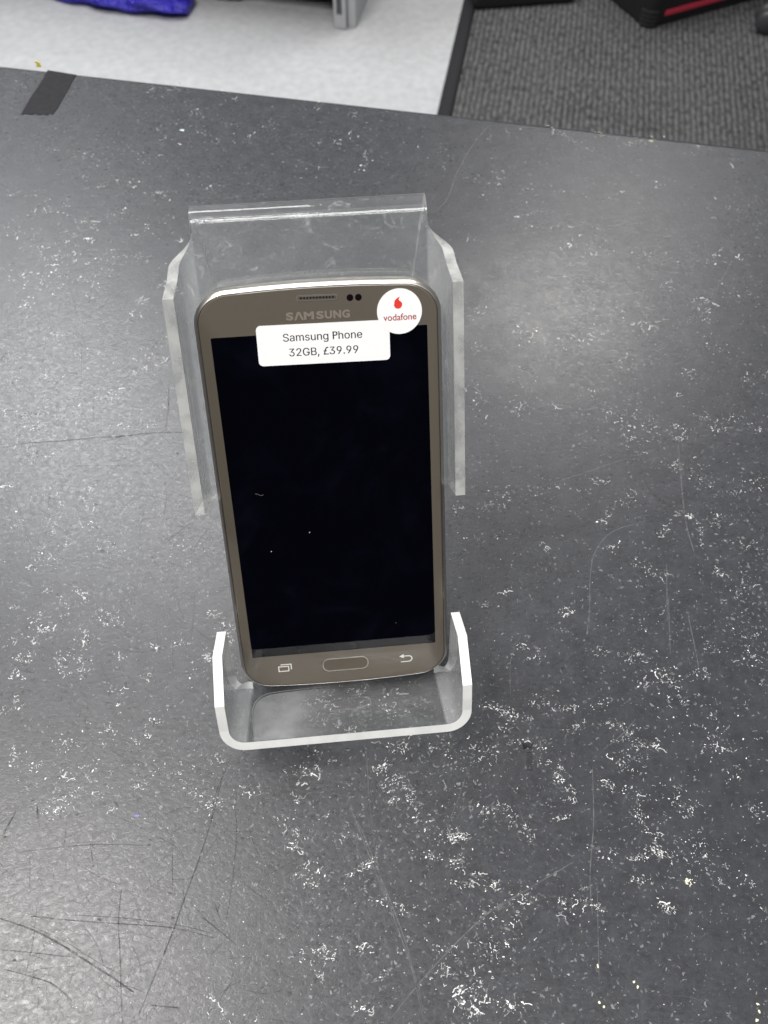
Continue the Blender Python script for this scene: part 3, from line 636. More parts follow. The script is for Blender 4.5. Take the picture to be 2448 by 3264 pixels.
SCR = [
 ('B', [(0, 870), (180, 840), (400, 825), (600, 805), (780, 795), (960, 775), (1120, 768), (1200, 770)], 1.1, DK), ('B', [(420, 990), (640, 982), (850, 988), (1050, 985)], 0.35, DK),
 ('B', [(525, 180), (530, 350), (518, 520)], 0.45, DK), ('B', [(1095, 440), (1090, 620), (1072, 760)], 0.8, DK), ('B', [(1060, 1060), (1080, 1180), (1050, 1360)], 0.35, DK), ('B', [(930, 900), (1010, 980), (1130, 1080)], 0.35, DK),
 ('B', [(80, 1150), (150, 1350), (200, 1540)], 0.8, LT), ('B', [(1080, 1480), (1180, 1400), (1290, 1320)], 0.4, DK), ('B', [(1240, 1560), (1310, 1440), (1380, 1370)], 0.35, DK), ('B', [(640, 230), (740, 200), (830, 170)], 0.5, DK),
 ('H', [(970, 60), (930, 230), (870, 430), (800, 620), (740, 790), (670, 960), (600, 1130)], 0.85, DK), ('H', [(1005, 180), (1023, 320), (1010, 500), (990, 650), (968, 770)], 0.5, DK),
 ('H', [(0, 715), (130, 760), (250, 820), (360, 890), (470, 960), (580, 1035)], 1.3, DK), ('H', [(130, 745), (280, 815), (400, 890), (540, 970)], 0.4, DK), ('H', [(130, 705), (330, 725), (520, 738), (740, 755), (930, 800)], 0.7, DK), ('H', [(290, 700), (520, 712), (760, 742), (920, 780)], 0.45, DK),
 ('H', [(525, 590), (512, 720), (518, 860), (522, 1000), (530, 1170)], 0.7, DK), ('H', [(80, 430), (240, 410), (430, 395), (640, 400)], 0.5, DK), ('H', [(0, 850), (130, 862), (330, 885)], 0.5, DK), ('H', [(20, 935), (130, 965), (230, 1000), (320, 1080)], 0.7, DK),
 ('H', [(870, 710), (940, 760), (1020, 830)], 0.6, DK), ('H', [(820, 640), (900, 730), (975, 790)], 0.4, DK), ('H', [(650, 1090), (780, 1102)], 0.8, DK), ('H', [(1500, 180), (1540, 300), (1590, 430), (1640, 560), (1659, 610)], 0.8, LT), ('H', [(1585, 20), (1600, 250), (1620, 420), (1645, 560)], 0.6, LT),
 ('H', [(100, 1000), (140, 830), (160, 660)], 0.4, DK), ('H', [(390, 390), (405, 500)], 0.4, DK), ('H', [(160, 220), (170, 320)], 0.5, DK), ('H', [(620, 600), (700, 540), (750, 500)], 0.35, DK), ('H', [(330, 480), (440, 540), (520, 570)], 0.3, DK), ('H', [(500, 270), (660, 350), (800, 430)], 0.3, DK),
 ('H', [(915, 870), (960, 820)], 0.7, DK), ('H', [(925, 640), (945, 700)], 0.7, DK), ('H', [(750, 930), (690, 1050), (650, 1150)], 0.3, DK), ('H', [(40, 1010), (150, 940), (330, 920)], 0.3, DK), ('H', [(420, 960), (480, 1010), (560, 1060)], 0.3, DK), ('H', [(130, 440), (128, 580)], 0.45, DK), ('H', [(745, 410), (745, 600)], 0.35, DK), ('H', [(10, 360), (70, 250)], 0.9, DK),
 ('I', [(20, 1160), (200, 940), (440, 700), (620, 590), (820, 470)], 0.9, LT), ('I', [(0, 590), (60, 760), (120, 930), (170, 1150)], 0.9, LT), ('I', [(25, 640), (85, 800), (140, 980), (180, 1160)], 0.4, LT), ('I', [(350, 110), (320, 200), (270, 320)], 0.6, LT), ('I', [(580, 220), (600, 290), (640, 380), (650, 410)], 0.45, LT), ('I', [(900, 60), (905, 300), (890, 520), (900, 700)], 0.8, LT), ('I', [(920, 560), (925, 800), (930, 1000)], 0.5, LT),
 ('G', [(785, 460), (800, 560), (850, 650), (900, 770), (950, 900), (1000, 1020), (1050, 1150), (1100, 1300), (1140, 1480), (1170, 1620)], 0.75, LT), ('G', [(870, 180), (885, 420), (900, 600), (930, 800), (960, 950), (1010, 1060)], 0.45, LT),
 ('E', [(420, 920), (640, 850), (860, 775), (1080, 705)], 0.7, LT), ('E', [(730, 1640), (735, 1350), (770, 1220), (860, 1130), (1040, 1075)], 0.7, LT), ('E', [(760, 640), (850, 770), (940, 880), (1060, 970)], 0.4, LT), ('E', [(1190, 660), (1205, 850), (1230, 1080), (1280, 1260)], 0.9, LT), ('E', [(1130, 1300), (1135, 1600)], 0.8, LT), ('E', [(250, 110), (450, 100), (700, 85)], 0.4, DK), ('E', [(0, 1055), (200, 1000), (450, 910)], 0.4, LT), ('E', [(1010, 850), (1060, 940), (1160, 1000)], 0.5, DK), ('E', [(340, 130), (500, 95)], 0.3, DK),
 ('F', [(735, 0), (725, 120), (715, 210)], 0.8, LT), ('F', [(1240, 90), (1270, 230), (1300, 380)], 0.8, LT), ('F', [(320, 550), (320, 330), (370, 210)], 0.4, LT), ('F', [(1140, 0), (1150, 300)], 0.7, LT), ('F', [(800, 800), (900, 720), (970, 640)], 0.7, LT), ('F', [(230, 1640), (420, 1520), (560, 1430)], 0.8, LT),
 ('D', [(765, 90), (700, 170), (650, 260), (620, 340), (580, 380)], 1.0, LT), ('D', [(1085, 570), (1130, 630), (1165, 690)], 0.6, LT), ('D', [(1490, 430), (1540, 520), (1490, 640)], 0.6, LT), ('D', [(60, 70), (150, 85), (240, 95)], 0.5, LT), ('D', [(120, 210), (230, 250), (350, 290)], 0.6, LT), ('D', [(910, 600), (960, 540)], 0.4, DK), ('D', [(600, 600), (760, 580)], 0.4, LT), ('D', [(40, 160), (130, 130), (240, 100)], 0.4, LT),
 ('A', [(570, 130), (680, 220), (750, 300)], 0.7, LT), ('A', [(740, 170), (830, 250), (950, 370)], 0.5, LT), ('A', [(640, 1600), (720, 1520), (830, 1460)], 1.0, LT), ('A', [(465, 1500), (500, 1640)], 0.5, DK), ('A', [(430, 190), (560, 180)], 0.4, LT),
 ('C', [(1500, 1240), (1400, 1480), (1370, 1659)], 0.6, DK), ('C', [(430, 790), (560, 880), (640, 980)], 1.2, LT), ('C', [(760, 250), (840, 200)], 0.3, DK), ('C', [(1140, 340), (1200, 380)], 0.5, DK), ('C', [(240, 1550), (240, 1659)], 0.5, DK), ('C', [(720, 1200), (850, 1280), (960, 1340)], 0.3, DK),
]
for z, pts, wd, tone in SCR:
    ribbon(g3(z, pts), wd * 0.00050, tone)
# very fine hairlines where the laminate is worn
for i in range(300):
    zone = rnd.random()
    if zone < 0.45: px, py = rnd.uniform(-50, 850), rnd.uniform(2500, 3350)
    elif zone < 0.75: px, py = rnd.uniform(300, 760), rnd.uniform(1400, 2100)
    else: px, py = rnd.uniform(0, 2448), rnd.uniform(500, 3300)
    a = rnd.choice([rnd.gauss(-0.6, 0.5), rnd.gauss(1.3, 0.5), rnd.gauss(0.5, 0.6)])
    l = rnd.uniform(30, 170)
    bx, by = math.cos(a) * l, math.sin(a) * l
    k = rnd.uniform(-0.12, 0.12)
    ribbon([(px, py), (px + bx / 2 - by * k, py + by / 2 + bx * k), (px + bx, py + by)], rnd.uniform(0.07, 0.17) * 0.001, DK if rnd.random() < 0.7 else LT, 2, 0.00008)
# ghost of a screw pressed into the laminate: dark head, ribbed shank
sc_ = lambda x, y: (1432 + x * .6124, 1900 + y * .6124)
for yy, x0, x1, wd in ((772, 376, 440, 1.5), (782, 380, 436, 1.6), (793, 384, 400, 1.0), (793, 414, 430, 1.0)):
    ribbon([sc_(x0, yy), sc_((x0 + x1) / 2, yy), sc_(x1, yy)], wd * 0.001, (0.006, 0.006, 0.006), 2, 0.00012)
for k in range(10):
    yy = 814 + k * 10
    ribbon([sc_(400, yy + 2), sc_(416, yy), sc_(434, yy + 2)], 0.0004, (0.012, 0.012, 0.012), 2, 0.00012)
for (z, x, y) in (('A', 905, 1198), ('B', 1148, 902), ('B', 232, 650), ('H', 22, 362), ('H', 1048, 368), ('H', 650, 375), ('H', 645, 398), ('H', 430, 718), ('H', 745, 712), ('H', 735, 605), ('H', 60, 895), ('H', 335, 265), ('H', 140, 205), ('G', 230, 690), ('F', 590, 375)):
    ox, oy, s = OFF[z]; p = at(ox + x * s, oy + y * s)
    fleck(p.x, p.y, 0.0007, 0.0004, rnd.uniform(-0.6, 0.3), (0.008, 0.008, 0.008), 0.00006)

def scratch_mat():
    m, t = mat('counter_scratch')
    o = t.nodes.new('ShaderNodeOutputMaterial')
    p = t.nodes.new('ShaderNodeBsdfPrincipled')
    a = N(t, 'ShaderNodeAttribute', attribute_name='tone')
    c = t.nodes.new('ShaderNodeTexCoord')
    n = N(t, 'ShaderNodeTexNoise', Scale=500.0, Detail=3.0)
    tr = t.nodes.new('ShaderNodeBsdfTransparent')
    mx = t.nodes.new('ShaderNodeMixShader')
    r = N(t, 'ShaderNodeMapRange'); r.inputs[1].default_value, r.inputs[2].default_value = 0.35, 0.65
    r.inputs[3].default_value, r.inputs[4].default_value = 0.15, 0.55
    t.links.new(c.outputs['Object'], n.inputs['Vector']); t.links.new(n.outputs[0], r.inputs[0])
    t.links.new(a.outputs['Color'], p.inputs['Base Color'])
    p.inputs['Roughness'].default_value = 0.7
    p.inputs['Specular IOR Level'].default_value = 0.3
    t.links.new(r.outputs[0], mx.inputs[0]); t.links.new(tr.outputs[0], mx.inputs[1]); t.links.new(p.outputs[0], mx.inputs[2])
    t.links.new(mx.outputs[0], o.inputs[0])
    return m
M_SCR = scratch_mat()
top = raw_mesh('counter_top', cv, cf, [M_COUNTER, M_FLECK, M_SCR], cm, counter)
at_ = top.data.attributes.new('tone', 'FLOAT_COLOR', 'FACE')
buf = []
for t3 in ct: buf.extend((t3[0], t3[1], t3[2], 1.0))
at_.data.foreach_set('color', buf)
bm = bmesh.new()
b8 = [cp(s, d, z) for s in (L0 + 0.02, L1 - 0.02) for d in (0.06, D1 - 0.03) for z in (-TH, FZ)]
v8 = [bm.verts.new(v) for v in b8]
for q in ((0, 1, 3, 2), (4, 6, 7, 5), (0, 4, 5, 1), (2, 3, 7, 6), (0, 2, 6, 4), (1, 5, 7, 3)): bm.faces.new([v8[i] for i in q])
link_mesh('cabinet', bm, M_BODY, counter)

# black tape left on the counter
tq = [(152, 223), (243, 238), (232, 256), (214, 290), (198, 318), (184, 342), (168, 364), (158, 361), (149, 367), (137, 363), (126, 366), (112, 361), (98, 365), (83, 362), (66, 365), (84, 333), (101, 304), (118, 280), (137, 250)]
tp = [at(x, y, 0.0003) for x, y in tq]
n = len(tp)
tv = tp + [Vector((v.x, v.y, 0.0001)) for v in tp]
tape = raw_mesh('tape_strip', tv, [list(range(n))] + [[i, i + n, (i + 1) % n + n, (i + 1) % n] for i in range(n)], M_TAPE)
tag(tape, 'short torn strip of matt black tape stuck to the counter at its far edge', 'tape')
# small yellow tab at the far edge
yt = at(121, 216)
M_YEL = pbr('yellow_paper', (0.85, 0.74, 0.10), 0.6)
ybm = bmesh.new()
yo = [(-1.2, 0), (1.3, 0), (1.7, 2.0), (1.1, 4.4), (0.0, 5.4), (-1.1, 5.0), (-0.4, 2.4)]
fr_ = [ybm.verts.new(yt + ed * (x * .0012) + Vector((0, 0, z * .0007)) - ei * 0.0006) for x, z in yo]
bk_ = [ybm.verts.new(yt + ed * (x * .0012) + Vector((0, 0, z * .0007)) - ei * 0.0009) for x, z in yo]
ybm.faces.new(fr_); ybm.faces.new(bk_[::-1])
for i in range(len(yo)): ybm.faces.new([fr_[i], bk_[i], bk_[(i + 1) % len(yo)], fr_[(i + 1) % len(yo)]])
tag(link_mesh('yellow_tab', ybm, M_YEL), 'tiny yellow tab sticking up at the far edge beside the black tape', 'tab')

# ================================================================== PHONE STAND
stand = thing('phone_stand', 'clear bent acrylic display stand holding the phone upright', 'phone stand')
CU = -0.5                                                  # the stand sits a little left of the phone
def sheet(name, secs, parent, mats, cap_first=False, cap_last=False, ext_edges=(True, True), smooth=True):
    """secs: (inner_lo, inner_hi, outer_lo, outer_hi) points in the stand frame along a bent sheet"""
    vs, fs, mi = [], [], []
    for a in secs: vs.extend(pw(*q) for q in a)
    for i in range(len(secs) - 1):
        b, c = i * 4, i * 4 + 4
        fs += [[b, b + 1, c + 1, c], [b + 2, c + 2, c + 3, b + 3]]; mi += [0, 0]
        if ext_edges[0]: fs.append([b, c, c + 2, b + 2]); mi.append(1)
        if ext_edges[1]: fs.append([b + 1, b + 3, c + 3, c + 1]); mi.append(1)
    if cap_first: fs.append([0, 2, 3, 1]); mi.append(1)
    if cap_last:
        b = (len(secs) - 1) * 4; fs.append([b, b + 1, b + 3, b + 2]); mi.append(1)
    bm = bmesh.new()
    bv = [bm.verts.new(v) for v in vs]
    for f, k in zip(fs, mi):
        fc = bm.faces.new([bv[i] for i in f]); fc.material_index = k; fc.smooth = (k == 0)
    bmesh.ops.recalc_face_normals(bm, faces=bm.faces[:])
    # keep cut edges crisp
    for e_ in bm.edges:
        if len({f.material_index for f in e_.link_faces}) > 1: e_.smooth = False
    me = bpy.data.meshes.new(name); bm.to_mesh(me); bm.free()
    for m in mats: me.materials.append(m)
    o = bpy.data.objects.new(name, me); COL.objects.link(o); o.parent = parent
    return o
T = 3.0
WI, WO = -9.3, -12.3                                       # front and rear face of the back panel
HN = 34.2                                                  # half width of the neck
VT, VB = 85.6, -66.5                                       # where the top and bottom bends begin
# back panel
panel_secs = []
for u in (-HN, -20, 0, 20, HN):
    panel_secs.append(((u + CU, VB, WI), (u + CU, VT, WI), (u + CU, VB, WO), (u + CU, VT, WO)))
# side strips of the lower half, just wider than the neck
back_panel = sheet('back_panel', panel_secs, stand, [M_ACR, M_EDGE_C], ext_edges=(False, False))
for sg in (-1, 1):
    u0, u1 = sg * HN + CU, sg * 36.3 + CU
    o = sheet('panel_margin', [((u0, VB, WI), (u0, 1.6, WI), (u0, VB, WO), (u0, 1.6, WO)), ((u1, VB + 1, WI), (u1, 1.6, WI), (u1, VB + 1, WO), (u1, 1.6, WO))], back_panel, [M_ACR, M_EDGE_C], cap_last=True, ext_edges=(True, False))
    # cut sides of the neck
    us = sg * HN + CU
    o = sheet('neck_edge', [((us, 83.5, WI), (us, VT, WI), (us + sg * 0.02, 83.5, WI), (us + sg * 0.02, VT, WI)), ((us, 83.5, WO), (us, VT, WO), (us + sg * 0.02, 83.5, WO), (us + sg * 0.02, VT, WO))], back_panel, [M_ACR, M_EDGE_C], ext_edges=(False, False))

# upper side wings: bend out of the panel and reach forward past the phone
def wing(sg):
    half = 38.2
    r = 4.0
    cu, cw = sg * (half - r), WI + r
    secs = []
    def lim(k):                                            # k: 0 at the panel, 1 at the end of the bend
        return 1.6 + 0.5 * k, 84.6 - 9.4 * k ** 0.45
    for i in range(15):
        k = (i / 14) ** 1.8
        a = k * math.pi / 2
        lo, hi = lim(k)
        iu, iw = cu + sg * r * math.sin(a), cw - r * math.cos(a)
        ou, ow_ = cu + sg * (r + T) * math.sin(a), cw - (r + T) * math.cos(a)
        secs.append(((iu + CU, lo, iw), (iu + CU, hi, iw), (ou + CU, lo, ow_), (ou + CU, hi, ow_)))
    for w_, lo, hi in ((0.0, 3.2, 72.6), (6.0, 4.1, 70.9), (12.0, 5.0, 69.2)):
        secs.append(((sg * half + CU, lo, w_), (sg * half + CU, hi, w_), (sg * (half + T) + CU, lo, w_), (sg * (half + T) + CU, hi, w_)))
    return sheet('side_wing', secs, stand, [M_ACR_W, M_EDGE_C], cap_last=True)
wing(-1); wing(1)

# shelf with two side walls, one bent U
SV = -69.5                                                 # upper face of the shelf
CS = -1.0
def lerp(a, b, f): return a + (b - a) * f
def shelf():
    # flat floor
    secs = []
    hs, r = 37.7, 5.0
    fl_ = hs - r
    for u in (-fl_, -20, 0, 20, fl_):
        wb = WI + 3.0
        secs.append(((u + CS, SV, wb), (u + CS, SV, 27.0), (u + CS, SV - T, wb), (u + CS, SV - T, 27.0)))
    s = sheet('shelf', secs, stand, [M_ACR_S, M_EDGE], ext_edges=(False, True))
    # bend down from the back panel into the shelf
    bsec = []
    for i in range(9):
        a = i / 8 * math.pi / 2
        vi, wi = VB - 3 * math.sin(a), WI + 3 - 3 * math.cos(a)
        vo, wo = VB - 6 * math.sin(a), WI + 3 - 6 * math.cos(a)
        bsec.append(((-fl_ + CS, vi, wi), (fl_ + CS, vi, wi), (-fl_ + CS, vo, wo), (fl_ + CS, vo, wo)))
    sheet('shelf_bend', bsec, s, [M_ACR_S, M_EDGE_C])
    for sg in (-1, 1):
        ws = []
        for i in range(11):
            k = i / 10
            a = k * math.pi / 2
            iu, iv = sg * (hs - r + r * math.sin(a)), SV + r - r * math.cos(a)
            ou, ov = sg * (hs - r + (r + T) * math.sin(a)), SV + r - (r + T) * math.cos(a)
            wb = lerp(WI + 3.0, -3.4, min(1, k * 2.2)) - 1.2 * math.sin(min(1, k * 2.2) * math.pi)
            ws.append(((iu + CS, iv, wb), (iu + CS, iv, 27.0), (ou + CS, ov, wb), (ou + CS, ov, 27.0)))
        for v_, wb, wf in ((-60, -1.3, 27.6), (-53.8, 0.5, 28.2), (-47.5, 2.4, 23.6), (-41.2, 4.3, 19.0)):
            ws.append(((sg * hs + CS, v_, wb), (sg * hs + CS, v_, wf), (sg * (hs + T) + CS, v_, wb), (sg * (hs + T) + CS, v_, wf)))
        sheet('side_wall', ws, s, [M_ACR_W, M_EDGE], cap_last=True)
    return s
shelf()
# phone's reflection painted on the shelf as a grey patch fading to the right
def on_shelf(px, py, v):
    d = c_right * (px - 1224) + c_down * (py - 1632) + c_fwd * 2700
    q0 = pw(0, v, 0)
    q = CAM_POS + d * ((q0 - CAM_POS).dot(V3) / d.dot(V3))
    r_ = q - pw(0, 0, 0)
    return pw(r_.dot(U3) * 1000, v, r_.dot(W3) * 1000)
def reflection_mat():
    m, t = mat('painted_reflection')
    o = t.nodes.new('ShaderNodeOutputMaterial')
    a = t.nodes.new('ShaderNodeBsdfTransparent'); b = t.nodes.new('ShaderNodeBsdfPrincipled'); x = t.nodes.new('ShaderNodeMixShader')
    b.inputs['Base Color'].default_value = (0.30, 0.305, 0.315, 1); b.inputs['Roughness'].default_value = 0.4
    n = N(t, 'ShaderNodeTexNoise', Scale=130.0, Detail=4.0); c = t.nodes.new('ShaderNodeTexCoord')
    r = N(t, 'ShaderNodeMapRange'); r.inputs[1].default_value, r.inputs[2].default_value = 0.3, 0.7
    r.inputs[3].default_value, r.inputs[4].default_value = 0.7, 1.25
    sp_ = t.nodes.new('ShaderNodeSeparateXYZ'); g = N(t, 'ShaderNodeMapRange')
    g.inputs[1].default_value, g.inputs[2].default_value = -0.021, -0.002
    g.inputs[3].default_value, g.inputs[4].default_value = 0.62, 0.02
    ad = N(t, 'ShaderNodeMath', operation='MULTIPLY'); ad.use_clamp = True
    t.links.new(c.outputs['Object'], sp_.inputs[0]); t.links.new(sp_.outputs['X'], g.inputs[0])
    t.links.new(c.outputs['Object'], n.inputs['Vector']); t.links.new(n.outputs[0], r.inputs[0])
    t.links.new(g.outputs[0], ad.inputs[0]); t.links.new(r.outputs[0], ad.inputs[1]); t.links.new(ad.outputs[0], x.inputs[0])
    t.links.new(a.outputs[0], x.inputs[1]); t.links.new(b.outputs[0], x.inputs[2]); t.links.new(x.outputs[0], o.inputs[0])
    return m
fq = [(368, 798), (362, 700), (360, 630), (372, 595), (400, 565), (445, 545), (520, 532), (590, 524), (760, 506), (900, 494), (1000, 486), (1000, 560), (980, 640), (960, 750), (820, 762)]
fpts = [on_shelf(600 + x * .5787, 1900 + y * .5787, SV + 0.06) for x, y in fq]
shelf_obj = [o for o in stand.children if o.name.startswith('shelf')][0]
raw_mesh('reflection_patch', fpts, [list(range(len(fpts)))], reflection_mat(), None, shelf_obj)
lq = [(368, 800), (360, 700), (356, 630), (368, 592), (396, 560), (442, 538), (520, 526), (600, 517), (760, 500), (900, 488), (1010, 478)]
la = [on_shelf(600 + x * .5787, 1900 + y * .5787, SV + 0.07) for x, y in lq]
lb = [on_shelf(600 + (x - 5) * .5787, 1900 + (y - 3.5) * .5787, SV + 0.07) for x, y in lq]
raw_mesh('reflection_outline', la + lb, [[i, i + 1, len(lq) + i + 1, len(lq) + i] for i in range(len(lq) - 1)], reflection_mat(), None, shelf_obj)

# fold over the top and rear leg down to the counter
LEG = math.radians(20.0)
fold = math.pi - (LEAN + LEG)
lsec = []
ri, ro = 2.2, 5.2
cv_, cw_ = VT, WO - ri
for i in range(15):
    a = fold * i / 14
    vi, wi = cv_ + ro * math.sin(a), cw_ + ro * math.cos(a)
    vo, wo = cv_ + ri * math.sin(a), cw_ + ri * math.cos(a)
    lsec.append(((-HN + CU, vi, wi), (HN + CU, vi, wi), (-HN + CU, vo, wo), (HN + CU, vo, wo)))
def to_ground(v, w, dv, dw):
    z = pw(0, v, w).z
    dz = (pw(0, v + dv, w + dw) - pw(0, v, w)).z
    return -z / dz
dv, dw = math.cos(fold + math.pi / 2) , -math.sin(fold + math.pi / 2)
# tangent of the bend at its end
dv, dw = math.cos(fold), -math.sin(fold)
k = max(to_ground(vi, wi, dv, dw), to_ground(vo, wo, dv, dw))
k = min(to_ground(vi, wi, dv, dw), to_ground(vo, wo, dv, dw))
for f in (0.5, 1.0):
    lsec.append(((-HN + CU, vi + dv * k * f, wi + dw * k * f), (HN + CU, vi + dv * k * f, wi + dw * k * f), (-HN + CU, vo + dv * k * f, wo + dw * k * f), (HN + CU, vo + dv * k * f, wo + dw * k * f)))
sheet('rear_leg', lsec, stand, [M_ACR, M_EDGE_C], cap_last=True)

# ================================================================== PHONE
phone = thing('smartphone', 'gold bezelled smartphone with dark screen and a price label', 'smartphone')
PW, PH = 36.0, 69.4
def outline(inset, r=9.8, seg=14, side=10):
    hw, hh, rr = PW - inset, PH - inset, max(0.5, r - inset)
    pts = []
    for kq in range(4):
        sx_, sy_ = ((1, 1), (-1, 1), (-1, -1), (1, -1))[kq]
        for i in range(seg + 1):
            a = math.pi / 2 * (kq + i / seg)
            pts.append((sx_ * (hw - rr) + rr * math.cos(a), sy_ * (hh - rr) + rr * math.sin(a)))
        nx = ((-1, 1), (-1, -1), (1, -1), (1, 1))[kq]
        a1 = pts[-1]
        a = math.pi / 2 * (kq + 1)
        a2 = (nx[0] * (hw - rr) + rr * math.cos(a), nx[1] * (hh - rr) + rr * math.sin(a))
        for i in range(1, side): pts.append((lerp(a1[0], a2[0], i / side), lerp(a1[1], a2[1], i / side)))
    out = []
    for u, v in pts:                                       # gentle bow of both short ends
        f = max(0.0, (abs(v) - 40.0) / (PH - 40.0))
        out.append((u, v - math.copysign(1.7 * (u / PW) ** 2 * f * f, v)))
    return out
def loft(name, secs, m, parent, cap=None, smooth=True):
    n = len(outline(0))
    vs, fs = [], []
    for ins, w_ in secs:
        vs += [pw(u, v, w_) for u, v in outline(ins)]
    for s in range(len(secs) - 1):
        for i in range(n):
            j = (i + 1) % n
            fs.append([s * n + i, s * n + j, (s + 1) * n + j, (s + 1) * n + i])
    if cap in ('last', 'both'): fs.append([(len(secs) - 1) * n + i for i in range(n)])
    if cap in ('first', 'both'): fs.append([i for i in range(n)][::-1])
    bm = bmesh.new()
    bv = [bm.verts.new(v) for v in vs]
    for f in fs:
        fc = bm.faces.new([bv[i] for i in f]); fc.smooth = smooth and len(f) == 4
    return link_mesh(name, bm, m, parent)
loft('frame', [(1.12, -0.25), (1.02, -0.02), (0.92, 0.0), (0.55, -0.40), (0.2, -0.80), (-0.12, -1.3), (-0.32, -2.6), (-0.40, -4.2), (-0.36, -5.2), (0.0, -6.0), (0.75, -6.3)], M_CHROME, phone)
loft('back_cover', [(0.75, -6.3), (0.95, -6.8), (1.7, -7.8), (3.0, -8.7), (5.0, -9.15), (7.0, -9.25)], pbr('back_plastic', (0.16, 0.13, 0.10), 0.4, 0.2, var=0.1), phone, cap='last')
glass = loft('front_panel', [(1.6, -0.02), (1.3, -0.05), (1.14, -0.2)], M_BEZEL, phone, cap='first')
loft('reflection_rim', [(1.20, -0.10), (1.14, 0.02), (1.06, 0.03), (1.02, -0.10)], M_REFLECTION_RIM, glass)
F0 = 0.0
sw, sh = 31.75, 55.35
scr = extrude_poly(rrect(0.0, 0.0, sw, sh, 0.35, 3), pw, -0.3, 0.02, M_SCREEN, 'screen', phone)
# specks of dust on the glass
for px, py, l, w_, a in ((865, 1758, 0.22, 0.17, 0.3), (987, 1697, 0.26, 0.15, 0.8), (1262, 1985, 0.10, 0.06, 0.4)):
    # panel coordinates from the photograph, measured on the glass plane
    d = c_right * (px - 1224) + c_down * (py - 1632) + c_fwd * 2700
    nrm = W3; kk = (Vector((0, 0, LIFT)) - CAM_POS).dot(nrm) / d.dot(nrm)
    q = CAM_POS + d * kk - Vector((0, 0, LIFT))
    u, v = q.dot(U3) * 1000, q.dot(V3) * 1000
    pts = [(u + l * math.cos(t_) * math.cos(a) - w_ * math.sin(t_) * math.sin(a), v + l * math.cos(t_) * math.sin(a) + w_ * math.sin(t_) * math.cos(a)) for t_ in [i * math.pi / 3 for i in range(6)]]
    raw_mesh('dust_speck', [pw(x, y, 0.05) for x, y in pts], [list(range(6))], M_DUST, None, scr)
hair = [(-24.2 + i * 0.42, 5.2 + 0.35 * math.sin(i * 0.8 + 1.2)) for i in range(7)]
hv = [pw(x, y - 0.06, 0.05) for x, y in hair] + [pw(x, y + 0.06, 0.05) for x, y in hair]
raw_mesh('lint_hair', hv, [[i, i + 1, i + 8, i + 7] for i in range(6)], M_LINT, None, scr)

# earpiece
ep = extrude_poly(rrect(0.0, 65.1, 5.95, 0.86, 0.5, 5, -0.02), pw, -0.3, 0.06, M_CHROME, 'earpiece', phone)
extrude_poly(rrect(0.0, 65.1, 5.55, 0.50, 0.3, 5, -0.02), pw, -0.3, 0.075, pbr('earpiece_mesh', (0.10, 0.085, 0.07), 0.5, 0.4), 'grille', ep)
hm = bmesh.new()
for i in range(11):
    u = -4.6 + i * 0.92
    c8 = [(u + 0.3 * math.cos(t_ * math.pi / 4), 65.15 - 0.02 * u + 0.3 * math.sin(t_ * math.pi / 4)) for t_ in range(8)]
    hm.faces.new([hm.verts.new(pw(x, y, 0.085)) for x, y in c8])
link_mesh('grille_holes', hm, M_BLACK, ep)
for u, v in ((9.5, 64.55), (11.95, 64.5)):
    extrude_poly([(u + 0.98 * math.cos(i * math.pi / 12), v + 0.98 * math.sin(i * math.pi / 12)) for i in range(24)], pw, -0.2, 0.03, M_BLACK, 'sensor', phone)

# lettering
def text_poly(txt, size, font_offset=0.0, spacing=1.0):
    c = bpy.data.curves.new('lettering', 'FONT')
    c.body = txt; c.size = size; c.offset = font_offset; c.align_x = 'CENTER'; c.resolution_u = 6
    c.space_character = spacing
    o = bpy.data.objects.new('lettering', c)
    COL.objects.link(o)
    dg = bpy.context.evaluated_depsgraph_get()
    me = bpy.data.meshes.new_from_object(o.evaluated_get(dg))
    bpy.data.objects.remove(o)
    return me
def lettering(name, items, m, parent, w_):
    """items: (text, centre u, baseline v, width mm, height scale, offset, rot); laid flat on the glass"""
    vs, fs = [], []
    for txt, cu, bv, width, hs, off, rot in items:
        me = text_poly(txt, 1.0, off)
        xs = [v.co.x for v in me.vertices]
        x0, x1 = min(xs), max(xs)
        s = width / (x1 - x0)
        ca, sa = math.cos(rot), math.sin(rot)
        b = len(vs)
        for v in me.vertices:
            x, y = (v.co.x - (x0 + x1) / 2) * s, v.co.y * s * hs
            vs.append(pw(cu + x * ca - y * sa, bv + x * sa + y * ca, w_))
        for p_ in me.polygons: fs.append([b + i for i in p_.vertices])
        bpy.data.meshes.remove(me)
    return vs, fs
